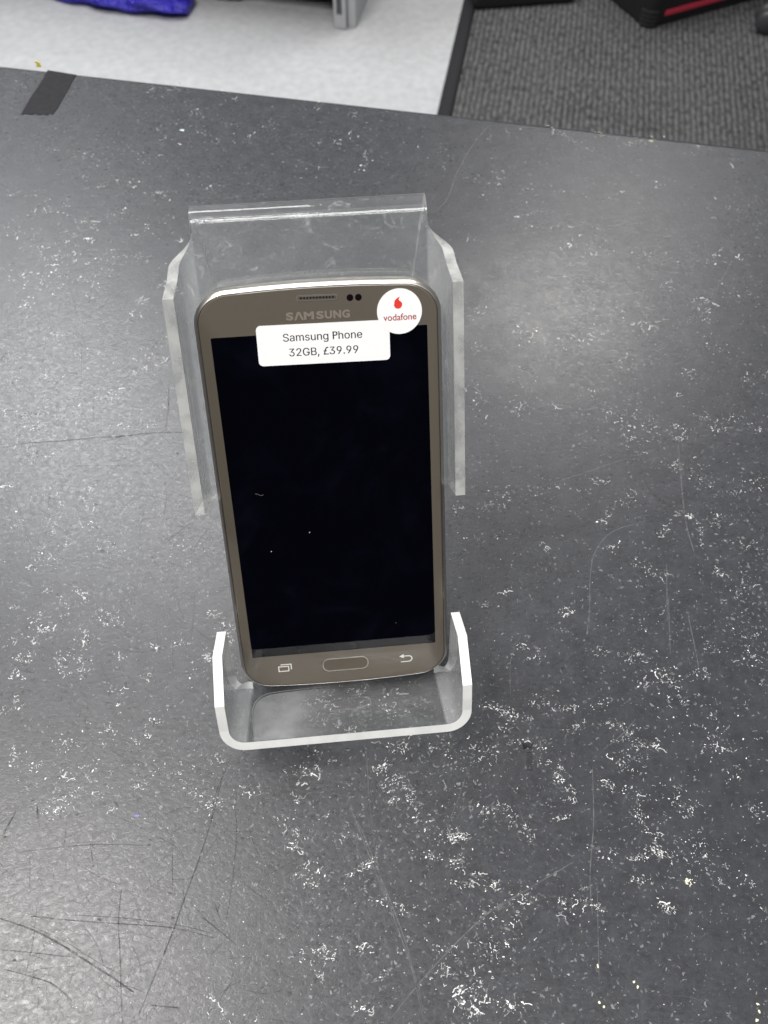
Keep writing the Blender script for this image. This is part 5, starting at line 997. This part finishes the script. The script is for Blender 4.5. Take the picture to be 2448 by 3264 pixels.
  'h': (410, [(114,227),(114,0),(53,0),(53,509),(114,509),(114,287),(102,287),(116,319),(132,344),(152,362),(175,374),(200,382),(227,384),(252,383),(275,377),(295,369),(313,356),(328,340),(341,321),(350,298),(355,271),(357,240),(357,0),(296,0),(296,235),(293,263),(286,286),(273,304),(256,318),(235,326),(210,329),(192,328),(176,324),(161,317),(147,308),(136,297),(126,283),(119,266),(115,248)], [[2,4,3],[2,6,4],[6,5,4],[11,13,12],[11,14,13],[10,14,11],[10,15,14],[9,15,10],[9,16,15],[8,16,9],[8,17,16],[7,31,8],[31,17,8],[31,30,17],[30,18,17],[29,18,30],[7,32,31],[28,18,29],[7,33,32],[28,19,18],[6,33,7],[27,19,28],[6,34,33],[6,35,34],[26,19,27],[26,20,19],[6,36,35],[2,37,6],[37,36,6],[25,20,26],[25,21,20],[2,38,37],[24,21,25],[2,0,38],[24,22,21],[23,22,24],[2,1,0]]),
  'm': (610, [(53,0),(53,379),(112,379),(112,295),(108,295),(114,314),(122,331),(132,346),(144,358),(158,368),(172,376),(187,382),(203,385),(219,386),(245,383),(268,375),(287,361),(303,342),(314,320),(321,295),(312,295),(318,312),(326,329),(337,343),(350,356),(364,366),(381,375),(398,381),(417,385),(437,386),(458,385),(478,380),(497,372),(514,361),(529,346),(541,328),(550,307),(555,283),(557,255),(557,0),(496,0),(496,254),(493,279),(485,298),(473,313),(456,323),(438,329),(419,330),(402,329),(387,326),(374,320),(363,312),(353,302),(345,290),(340,277),(336,263),(335,247),(335,0),(274,0),(274,260),(272,280),(265,297),(253,311),(238,322),(220,328),(199,330),(185,329),(171,326),(158,320),(145,312),(135,302),(126,289),(119,274),(115,257),(114,238),(114,0)], [[12,14,13],[28,30,29],[11,14,12],[27,30,28],[27,31,30],[11,15,14],[10,15,11],[26,31,27],[26,32,31],[0,2,1],[0,4,2],[4,3,2],[9,15,10],[25,32,26],[9,16,15],[25,33,32],[8,16,9],[24,33,25],[8,17,16],[24,34,33],[7,17,8],[23,34,24],[23,35,34],[6,17,7],[22,47,23],[47,35,23],[6,65,17],[65,18,17],[5,66,6],[66,65,6],[64,18,65],[22,48,47],[46,35,47],[5,67,66],[22,49,48],[21,49,22],[45,35,46],[45,36,35],[63,18,64],[5,68,67],[21,50,49],[44,36,45],[62,18,63],[5,69,68],[62,19,18],[21,51,50],[4,69,5],[43,36,44],[20,51,21],[4,70,69],[20,52,51],[61,19,62],[43,37,36],[20,53,52],[4,71,70],[42,37,43],[60,20,61],[20,19,61],[0,72,4],[72,71,4],[60,53,20],[60,54,53],[42,38,37],[59,54,60],[41,38,42],[59,55,54],[0,73,72],[59,56,55],[58,56,59],[0,74,73],[41,39,38],[40,39,41],[58,57,56],[0,75,74]]),
  'n': (410, [(114,227),(114,0),(53,0),(53,379),(112,379),(112,287),(102,287),(116,319),(132,344),(152,362),(175,374),(200,382),(227,384),(252,383),(275,377),(295,369),(313,356),(328,340),(341,321),(350,298),(355,271),(357,240),(357,0),(296,0),(296,235),(293,263),(286,286),(273,304),(256,318),(235,326),(210,329),(192,328),(176,324),(161,317),(147,308),(136,297),(126,283),(119,266),(115,248)], [[11,13,12],[11,14,13],[10,14,11],[2,4,3],[2,6,4],[6,5,4],[10,15,14],[9,15,10],[9,16,15],[8,16,9],[8,17,16],[7,31,8],[31,17,8],[31,30,17],[30,18,17],[29,18,30],[7,32,31],[28,18,29],[7,33,32],[28,19,18],[6,33,7],[27,19,28],[6,34,33],[6,35,34],[26,19,27],[26,20,19],[6,36,35],[2,37,6],[37,36,6],[25,20,26],[25,21,20],[2,38,37],[24,21,25],[2,0,38],[24,22,21],[23,22,24],[2,1,0]]),
  'o': (415, [(207,-8),(174,-5),(144,3),(117,16),(93,35),(72,58),(56,85),(44,116),(37,150),(34,187),(37,225),(44,260),(56,291),(72,318),(93,341),(117,360),(144,374),(174,382),(207,384),(241,382),(271,374),(299,360),(323,341),(343,318),(359,291),(371,260),(379,225),(381,187),(379,150),(371,116),(359,85),(343,58),(323,35),(299,16),(271,3),(241,-5),(207,46),(231,49),(252,55),(270,66),(285,80),(298,97),(307,117),(314,139),(318,163),(319,187),(318,212),(314,236),(307,258),(298,278),(285,296),(270,310),(252,321),(231,328),(207,330),(184,328),(163,321),(145,310),(130,296),(118,278),(108,258),(102,236),(98,212),(96,187),(98,163),(102,139),(108,117),(118,97),(130,80),(145,66),(163,55),(184,49)], [[17,19,18],[16,19,17],[16,20,19],[15,20,16],[15,21,20],[14,21,15],[14,22,21],[13,22,14],[13,54,22],[54,23,22],[13,55,54],[53,23,54],[13,56,55],[52,23,53],[13,57,56],[51,23,52],[12,57,13],[51,24,23],[12,58,57],[50,24,51],[12,59,58],[49,24,50],[11,59,12],[49,25,24],[11,60,59],[48,25,49],[10,60,11],[48,26,25],[10,61,60],[47,26,48],[10,62,61],[46,26,47],[46,27,26],[9,62,10],[9,63,62],[45,27,46],[8,63,9],[8,64,63],[44,27,45],[44,28,27],[8,65,64],[43,28,44],[43,29,28],[7,65,8],[7,66,65],[42,29,43],[7,67,66],[41,29,42],[6,67,7],[41,30,29],[6,68,67],[40,30,41],[5,68,6],[40,31,30],[5,69,68],[39,31,40],[5,70,69],[38,31,39],[4,70,5],[38,32,31],[4,71,70],[37,32,38],[4,36,71],[36,32,37],[4,32,36],[3,32,4],[3,33,32],[2,33,3],[2,34,33],[1,34,2],[1,35,34],[0,35,1]]),
  's': (365, [(182,-8),(157,-7),(133,-3),(112,3),(93,12),(76,24),(62,38),(50,54),(41,73),(36,94),(94,107),(101,87),(111,72),(124,60),(141,52),(160,47),(181,45),(206,47),(227,53),(244,62),(258,74),(265,88),(268,103),(266,115),(262,126),(254,136),(243,144),(229,150),(212,155),(149,170),(118,180),(92,192),(72,208),(58,227),(50,249),(47,274),(49,295),(55,314),(65,332),(79,347),(95,360),(115,370),(137,378),(161,383),(187,384),(212,383),(234,379),(254,372),(271,363),(286,352),(299,339),(309,324),(318,308),(324,290),(268,277),(262,291),(254,304),(243,316),(228,325),(210,331),(187,333),(166,331),(147,326),(131,317),(119,305),(111,292),(109,277),(110,264),(115,253),(124,243),(136,235),(152,229),(172,223),(229,209),(261,200),(287,187),(306,171),(320,153),(328,131),(331,107),(329,85),(323,65),(312,47),(298,31),(281,18),(260,6),(236,-2),(210,-7)], [[43,45,44],[43,46,45],[42,46,43],[42,47,46],[41,47,42],[41,48,47],[40,48,41],[40,49,48],[39,49,40],[39,50,49],[38,50,39],[38,60,50],[60,51,50],[38,61,60],[59,51,60],[37,61,38],[37,62,61],[58,51,59],[37,63,62],[57,51,58],[57,52,51],[37,64,63],[56,52,57],[36,64,37],[56,53,52],[36,65,64],[55,53,56],[35,65,36],[35,66,65],[54,53,55],[35,67,66],[34,67,35],[34,68,67],[34,69,68],[33,69,34],[33,70,69],[33,71,70],[33,72,71],[32,72,33],[32,73,72],[32,74,73],[31,74,32],[31,75,74],[30,75,31],[30,76,75],[29,76,30],[29,77,76],[28,77,29],[27,77,28],[27,78,77],[26,78,27],[25,78,26],[24,78,25],[24,79,78],[23,79,24],[22,79,23],[9,11,10],[22,80,79],[21,80,22],[8,11,9],[20,80,21],[8,12,11],[20,81,80],[19,81,20],[7,12,8],[7,13,12],[19,82,81],[18,82,19],[7,14,13],[6,14,7],[17,82,18],[6,15,14],[16,82,17],[16,83,82],[6,16,15],[6,83,16],[5,83,6],[5,84,83],[4,84,5],[4,85,84],[3,85,4],[3,86,85],[2,86,3],[2,87,86],[1,87,2],[1,0,87]]),
  'u': (410, [(182,-5),(158,-3),(135,2),(115,11),(97,23),(82,39),(69,59),(60,82),(54,109),(53,139),(53,379),(114,379),(114,144),(116,117),(124,94),(137,75),(154,61),(175,53),(200,50),(218,51),(234,55),(249,62),(263,71),(274,83),(283,97),(290,113),(295,132),(296,153),(296,379),(357,379),(357,0),(298,0),(298,92),(307,92),(294,60),(277,35),(257,17),(234,5),(209,-3)], [[9,11,10],[9,12,11],[27,29,28],[27,30,29],[26,30,27],[9,13,12],[8,13,9],[25,33,26],[33,30,26],[8,14,13],[24,33,25],[7,14,8],[23,32,24],[32,33,24],[7,15,14],[23,34,32],[34,31,32],[34,30,33],[22,34,23],[6,15,7],[6,16,15],[21,34,22],[20,34,21],[6,17,16],[20,35,34],[31,30,34],[5,17,6],[19,35,20],[5,18,17],[18,35,19],[5,35,18],[4,35,5],[4,36,35],[3,36,4],[3,37,36],[2,37,3],[2,38,37],[1,38,2],[1,0,38]]),
  'v': (389, [(163,0),(17,379),(84,379),(165,155),(173,132),(180,110),(187,87),(193,64),(199,42),(206,21),(184,21),(191,42),(197,64),(203,87),(209,110),(216,132),(224,155),(305,379),(371,379),(226,0)], [[0,2,1],[0,3,2],[16,18,17],[16,19,18],[0,4,3],[15,19,16],[0,5,4],[14,19,15],[0,6,5],[13,19,14],[0,7,6],[12,19,13],[11,8,12],[8,19,12],[0,11,7],[11,8,7],[0,10,11],[9,19,8],[0,9,10],[0,19,9]]),
  '£': (396, [(249,279),(192,279),(228,375),(272,429),(326,446),(338,446),(351,444),(366,440),(374,440),(335,513),(236,491),(166,402),(120,279),(49,279),(49,213),(103,213),(44,-7),(82,0),(121,3),(165,4),(187,4),(209,2),(231,-1),(253,-4),(273,-6),(292,-7),(306,-6),(320,-5),(333,-3),(345,0),(358,3),(370,7),(370,78),(350,69),(325,64),(295,63),(275,64),(257,66),(239,69),(219,71),(195,73),(165,74),(153,74),(144,73),(135,72),(172,213),(249,213)], [[10,8,9],[11,4,10],[4,5,10],[5,6,10],[6,8,10],[11,3,4],[7,8,6],[11,2,3],[12,2,11],[12,1,2],[14,12,13],[14,1,12],[14,0,1],[14,46,0],[15,46,14],[16,45,15],[45,46,15],[16,44,45],[33,31,32],[42,40,41],[43,40,42],[44,40,43],[44,39,40],[16,39,44],[16,38,39],[34,31,33],[16,37,38],[16,36,37],[35,31,34],[16,35,36],[16,17,35],[17,18,35],[18,19,35],[19,31,35],[19,30,31],[20,30,19],[21,30,20],[21,29,30],[22,29,21],[22,28,29],[23,28,22],[23,27,28],[24,27,23],[24,26,27],[25,26,24]]),
}

def set_line(txt, cu, bv, width, rot, w_, vs, fs):
    x, raw = 0, []
    for ch in txt:
        if ch == ' ':
            x += 190; continue
        ad, pv, pf = GLYPHS[ch]
        raw.append((x, pv, pf)); x += ad
    xs = [x0 + p[0] for x0, pv, _ in raw for p in pv]
    a0, a1 = min(xs), max(xs)
    k, ca, sa = width / (a1 - a0), math.cos(rot), math.sin(rot)
    for x0, pv, pf in raw:
        b = len(vs)
        for px, py in pv:
            x_, y_ = (x0 + px - (a0 + a1) / 2) * k, py * k
            vs.append(pw(cu + x_ * ca - y_ * sa, bv + x_ * sa + y_ * ca, w_))
        fs.extend([[b + i for i in f] for f in pf])

# maker's name below the earpiece: letters set one by one, the A without its bar
vs, fs = [], []
base = 58.95
for ch, u, wd in (('S', -8.3, 2.15), ('M', -2.75, 2.95), ('S', 0.5, 2.15), ('U', 2.95, 2.15), ('N', 5.5, 2.3), ('G', 8.05, 2.3)):
    a, b = lettering('x', [(ch, u, base - 0.012 * u, wd, 1.0, 0.045, -0.012)], None, None, 0.03)
    # same cap height for all letters
    zs = [(q - pw(0, 0, 0)).dot(V3) * 1000 for q in a]
    lo, hi = min(zs), max(zs)
    a = [pw((q - pw(0, 0, 0)).dot(U3) * 1000, base - 0.012 * u + (z - lo) / (hi - lo) * 2.35, 0.03) for q, z in zip(a, zs)]
    k = len(vs); vs += a; fs += [[k + i for i in f] for f in b]
k = len(vs)
au = -5.65
vs += [pw(au + x, base - 0.012 * au + y, 0.03) for x, y in ((-1.42, 0), (-0.78, 0), (0.0, 1.75), (0.78, 0), (1.42, 0), (0.4, 2.35), (-0.4, 2.35))]
fs += [[k, k + 1, k + 2, k + 6], [k + 2, k + 3, k + 4, k + 5], [k + 6, k + 2, k + 5]]
raw_mesh('lettering', vs, fs, M_LOGO, None, phone)

# home button and touch key marks
hb = extrude_poly(rrect(0.05, -60.95, 8.0, 2.55, 2.3, 8, 0.0), pw, -0.3, 0.10, M_CHROME, 'home_button', phone)
extrude_poly(rrect(0.05, -60.95, 7.68, 2.25, 2.0, 8, 0.0), pw, -0.3, 0.125, pbr('button_face', (0.125, 0.106, 0.082), 0.42, 0.25, var=0.1, scale=1500), 'button_face', hb)
def stroke(segs, wd, name, parent, m, w_=0.03):
    vs, fs = [], []
    for a, b in segs:
        dx, dy = b[0] - a[0], b[1] - a[1]
        l = math.hypot(dx, dy); nx, ny = -dy / l * wd / 2, dx / l * wd / 2
        ex, ey = dx / l * wd / 2, dy / l * wd / 2
        k = len(vs)
        vs += [pw(a[0] + nx - ex, a[1] + ny - ey, w_), pw(a[0] - nx - ex, a[1] - ny - ey, w_), pw(b[0] - nx + ex, b[1] - ny + ey, w_), pw(b[0] + nx + ex, b[1] + ny + ey, w_)]
        fs.append([k, k + 1, k + 2, k + 3])
        w_ += 0.0015
    return raw_mesh(name, vs, fs, m, None, parent)
rx, ry = -21.0, -60.9
q = [(-2.2, -0.95), (1.2, -0.95), (1.2, 0.95), (-2.2, 0.95)]
sg_ = [((rx + q[i][0], ry + q[i][1]), (rx + q[(i + 1) % 4][0], ry + q[(i + 1) % 4][1])) for i in range(4)]
sg_ += [((rx - 1.3, ry + 1.75), (rx + 2.15, ry + 1.75)), ((rx + 2.15, ry + 1.75), (rx + 2.15, ry - 0.3))]
stroke(sg_, 0.36, 'recent_key', phone, M_ICON)
bx, by = 21.2, -60.9
arc = [(bx + 0.9 + 1.25 * math.cos(t_), by - 0.1 + 1.15 * math.sin(t_)) for t_ in [math.pi / 2 - i * math.pi / 8 for i in range(9)]]
pts = [(bx - 1.0, arc[0][1])] + arc + [(bx - 1.6, arc[-1][1])]
bk = stroke(list(zip(pts[:-1], pts[1:])), 0.38, 'back_key', phone, M_ICON)
raw_mesh('arrow_head', [pw(bx - 2.3, arc[0][1], 0.055), pw(bx - 0.7, arc[0][1] + 0.85, 0.055), pw(bx - 0.7, arc[0][1] - 0.85, 0.055)], [[0, 2, 1]], M_ICON, None, bk)

# price label
LA = -0.014
lab = extrude_poly(rrect(1.0, 51.85, 19.5, 5.95, 1.35, 8, LA), pw, 0.03, 0.14, M_PAPER, 'price_label', phone)
lab['label'] = 'white paper price label stuck across the top of the screen'
a, b = [], []
set_line('Samsung Phone', 0.75, 52.9, 23.2, LA, 0.148, a, b)
set_line('32GB, £39.99', 0.75, 48.45, 20.4, LA, 0.148, a, b)
nv = len(a)                                                # struck twice, a hair apart
a += [q + U3 * 0.00007 + W3 * 0.000004 for q in a]
b += [[i + nv for i in f] for f in b]
raw_mesh('lettering', a, b, M_INK, None, lab)
# round network sticker
rc = (23.7, 59.75)
rs = extrude_poly([(rc[0] + 6.6 * math.cos(i * math.pi / 36), rc[1] + 6.6 * math.sin(i * math.pi / 36)) for i in range(72)], pw, 0.03, 0.20, M_PAPER, 'round_sticker', phone)
rs['label'] = 'round white sticker with a red speech mark at the top right corner'
a, b = lettering('x', [('vodafone', 23.75, 57.2, 9.7, 1.05, 0.012, 0.0)], None, None, 0.208)
raw_mesh('lettering', a, b, M_REDT, None, rs)
dc = (23.35, 61.75)
R_ = 1.22
drop = [(dc[0] + R_ * math.cos(t_), dc[1] + R_ * math.sin(t_)) for t_ in [math.radians(35 - i * 200 / 22) for i in range(23)]]
drop += [(dc[0] - 1.02, dc[1] + 1.05), (dc[0] - 0.62, dc[1] + 1.55), (dc[0] - 0.05, dc[1] + 1.95), (dc[0] + 0.75, dc[1] + 2.25), (dc[0] + 0.42, dc[1] + 1.85), (dc[0] + 0.25, dc[1] + 1.42), (dc[0] + 0.45, dc[1] + 1.1)]
raw_mesh('speech_mark', [pw(x, y, 0.208) for x, y in drop], [list(range(len(drop)))], M_RED, None, rs)

# ================================================================== THINGS ON THE FLOOR BEYOND
M_SHELF = pbr('shelf_grey', (0.46, 0.47, 0.48), 0.5, 0.1, var=0.05)
M_DARK = pbr('dark_plastic', (0.012, 0.012, 0.013), 0.5, var=0.2)
def box_between(name, o, ax, ay, az, m, parent=None, bev=0.0):
    bm = bmesh.new()
    v = [bm.verts.new(o + ax * i + ay * j + az * k) for i in (0, 1) for j in (0, 1) for k in (0, 1)]
    for q_ in ((0, 1, 3, 2), (4, 6, 7, 5), (0, 4, 5, 1), (2, 3, 7, 6), (0, 2, 6, 4), (1, 5, 7, 3)): bm.faces.new([v[i] for i in q_])
    if bev: bmesh.ops.bevel(bm, geom=bm.edges[:], offset=bev, segments=4, profile=0.5, affect='EDGES')
    return link_mesh(name, bm, m, parent)
VZ = FZ + 0.004
# grey shelving upright with two slots, and its low dark shelf running off to the left
unit = thing('shelving_unit', 'grey metal shelving with a slotted upright and a low dark shelf', 'shelving')
g0, g1 = at(1064, 92, VZ), at(1104, 97, VZ)
ux = (g1 - g0); ux.z = 0; uw = ux.length; ux.normalize()
uy = Vector((-ux.y, ux.x, 0))
if uy.y < 0: uy = -uy
up = box_between('upright', g0, ux * uw, uy * 0.22, Vector((0, 0, 0.55)), M_SHELF, unit, 0.004)
for k in (0.30, 0.52):
    box_between('slot', g0 + ux * (uw * k) - uy * 0.002 + Vector((0, 0, 0.034)), ux * (uw * 0.14), uy * 0.002, Vector((0, 0, 0.045)), M_DARK, up)
box_between('side_flange', g1 + ux * 0.001 + uy * 0.012, ux * 0.018, uy * 0.2, Vector((0, 0, 0.55)), M_SHELF, unit, 0.002)
box_between('shelf', g0 - ux * 1.9 + uy * 0.03 + Vector((0, 0, 0.07)), ux * 1.898, uy * 0.4, Vector((0, 0, 0.03)), M_DARK, unit)
box_between('shelf', g0 - ux * 1.9 - uy * 0.06 + Vector((0, 0, 0.42)), ux * 1.898, uy * 0.45, Vector((0, 0, 0.03)), M_SHELF, unit)  # unseen upper board, added to cast soft shade on the floor
box_between('kick_board', g0 - ux * 1.9 + uy * 0.16, ux * 1.898, uy * 0.02, Vector((0, 0, 0.069)), M_DARK, unit)

def crumple(name, p0, p1, r0, r1, m, seed, flat=0.5):
    """a soft folded bag lying along p0-p1"""
    r_ = random.Random(seed)
    bm = bmesh.new()
    d = (p1 - p0); L = d.length; d.normalize()
    s = Vector((-d.y, d.x, 0)); z = Vector((0, 0, 1))
    ns, nc = 26, 28
    rings = []
    ph = [r_.uniform(0, 6) for _ in range(6)]
    for i in range(ns + 1):
        f = i / ns
        rad = lerp(r0, r1, f) * (0.35 + 0.65 * min(1, 4 * min(f, 1 - f) + 0.15) ** 0.5)
        ring = []
        for j in range(nc):
            a = 2 * math.pi * j / nc
            k = 1 + 0.13 * math.sin(3 * a + 5 * f + ph[0]) + 0.10 * math.sin(5 * a - 11 * f + ph[1]) + 0.07 * math.sin(9 * a + 17 * f + ph[2]) + r_.uniform(-0.05, 0.05)
            q_ = p0 + d * (L * f) + s * (math.cos(a) * rad * k) + z * (rad * flat + math.sin(a) * rad * flat * k)
            q_.z = max(q_.z, VZ + 0.001)
            ring.append(bm.verts.new(q_))
        rings.append(ring)
    for i in range(ns):
        for j in range(nc):
            bm.faces.new([rings[i][j], rings[i][(j + 1) % nc], rings[i + 1][(j + 1) % nc], rings[i + 1][j]])
    bm.faces.new(rings[0][::-1]); bm.faces.new(rings[-1])
    return link_mesh(name, bm, m, None, smooth=True)
M_BLUE = pbr('blue_plastic', (0.032, 0.024, 0.42), 0.25, var=0.5, scale=45, bump=(1.0, 0.02))
M_CLEARBAG = pbr('grey_plastic', (0.30, 0.30, 0.31), 0.3, var=0.3, scale=40, bump=(0.6, 0.01))
b0, b1 = at(150, -30, VZ), at(610, 40, VZ)
tag(crumple('plastic_bag', b0, b1, 0.045, 0.05, M_BLUE, 3, 0.45), 'crumpled shiny blue plastic bag on the pale floor under the shelf', 'bag')
c0, c1 = at(690, -14, VZ), at(850, -16, VZ)
tag(crumple('plastic_bag', c0, c1, 0.03, 0.025, M_CLEARBAG, 9, 0.4), 'crumpled grey plastic bag between the blue bag and the slotted upright', 'bag')

# black case with a red stripe on the carpet
k0 = at(2056, 98, FZ)
ka, kb = at(2420, -4, FZ), at(1930, -14, FZ)
ax = (ka - k0); ax.z = 0; ay = (kb - k0); ay.z = 0
axn = ax.normalized(); ayn = Vector((-axn.y, axn.x, 0))
if ayn.dot(ay) < 0: ayn = -ayn
case = thing('equipment_case', 'black case with a red stripe standing on the ribbed carpet', 'case')
kbm = bmesh.new()
ring = []
rad = 0.025
for (cx, cy), a0 in (((rad, rad), math.pi), ((0.75 - rad, rad), 1.5 * math.pi), ((0.75 - rad, 0.4 - rad), 0), ((rad, 0.4 - rad), 0.5 * math.pi)):
    for i in range(7):
        a = a0 + math.pi / 2 * i / 6
        ring.append((cx + rad * math.cos(a), cy + rad * math.sin(a)))
lv = []
for z_, off in ((0.0, -0.004), (0.006, 0.0), (0.30, 0.0), (0.31, -0.006)):
    lv.append([kbm.verts.new(k0 + axn * (x + (-off if x < .3 else off)) + ayn * (y + (-off if y < .2 else off)) + Vector((0, 0, z_ + 0.001))) for x, y in ring])
for i in range(3):
    for j in range(len(ring)):
        kbm.faces.new([lv[i][j], lv[i][(j + 1) % len(ring)], lv[i + 1][(j + 1) % len(ring)], lv[i + 1][j]])
kbm.faces.new(lv[0][::-1]); kbm.faces.new(lv[-1])
link_mesh('body', kbm, M_DARK, case, smooth=False)
M_STRIPE = pbr('stripe_red', (0.62, 0.045, 0.085), 0.45)
box_between('stripe', k0 + axn * 0.045 - ayn * 0.003 + Vector((0, 0, 0.024)), axn * 0.66, ayn * 0.003, Vector((0, 0, 0.010)), M_STRIPE, case)
M_RUB = pbr('corner_rubber', (0.03, 0.03, 0.032), 0.45)
for i in range(4):
    cb = bmesh.new()
    rr0, rr1 = [], []
    for j in range(9):
        a = math.pi + math.pi / 2 * j / 8
        for lst, zq in ((rr0, 0.006 + i * 0.009), (rr1, 0.011 + i * 0.009)):
            lst.append([cb.verts.new(k0 + axn * (rad + q_ * math.cos(a)) + ayn * (rad + q_ * math.sin(a)) + Vector((0, 0, zq))) for q_ in (rad - 0.002, rad + 0.003)])
    for j in range(8):
        cb.faces.new([rr0[j][1], rr0[j + 1][1], rr1[j + 1][1], rr1[j][1]])
        cb.faces.new([rr1[j][0], rr1[j][1], rr1[j + 1][1], rr1[j + 1][0]])
        cb.faces.new([rr0[j][1], rr0[j][0], rr0[j + 1][0], rr0[j + 1][1]])
    link_mesh('corner_ridge', cb, M_RUB, case)

# flat dark block, added to fill the dark area beside the strip
f0, f1 = at(1512, 36, FZ), at(1832, 12, FZ)
fx = f1 - f0; fx.z = 0
fy = Vector((-fx.y, fx.x, 0)).normalized()
if fy.y < 0: fy = -fy
tag(box_between('dark_block', f0 + Vector((0, 0, 0.001)), fx, fy * 0.3, Vector((0, 0, 0.05)), M_DARK, None, 0.01), 'low flat dark block added over a dark area of carpet next to the black floor strip', 'box')

# furniture castor at the right-hand edge
cas = thing('castor', 'dark grey furniture castor on the carpet at the right edge', 'castor')
w0 = at(2434, 116, FZ)
M_CAST = pbr('castor_grey', (0.055, 0.057, 0.06), 0.4)
def disc(name, c_, axis, rad_, th, m, parent):
    bm = bmesh.new()
    axis = axis.normalized(); s1_ = Vector((-axis.y, axis.x, 0)).normalized(); s2_ = Vector((0, 0, 1))
    rings = []
    for t_, rr in ((-th / 2, rad_ * 0.75), (-th / 2 + 0.004, rad_ * 0.95), (-th / 4, rad_), (th / 4, rad_), (th / 2 - 0.004, rad_ * 0.95), (th / 2, rad_ * 0.75)):
        rings.append([bm.verts.new(c_ + axis * t_ + s1_ * (rr * math.cos(a)) + s2_ * (rr * math.sin(a))) for a in [i * math.pi / 16 for i in range(32)]])
    for i in range(len(rings) - 1):
        for j in range(32): bm.faces.new([rings[i][j], rings[i][(j + 1) % 32], rings[i + 1][(j + 1) % 32], rings[i + 1][j]])
    bm.faces.new(rings[0][::-1]); bm.faces.new(rings[-1])
    return link_mesh(name, bm, m, parent, smooth=True)
cax = Vector((0.35, 1, 0))
wc = w0 + Vector((0.004, 0.012, 0.025))
disc('wheel', wc, cax, 0.025, 0.022, M_CAST, cas)
disc('wheel', wc + cax.normalized() * 0.03, cax, 0.025, 0.022, M_CAST, cas)
box_between('stem', wc + Vector((0.0, 0.01, 0.02)), Vector((0.012, 0, 0)), Vector((0, 0.012, 0)), Vector((0, 0, 0.09)), M_DARK, cas, 0.002)
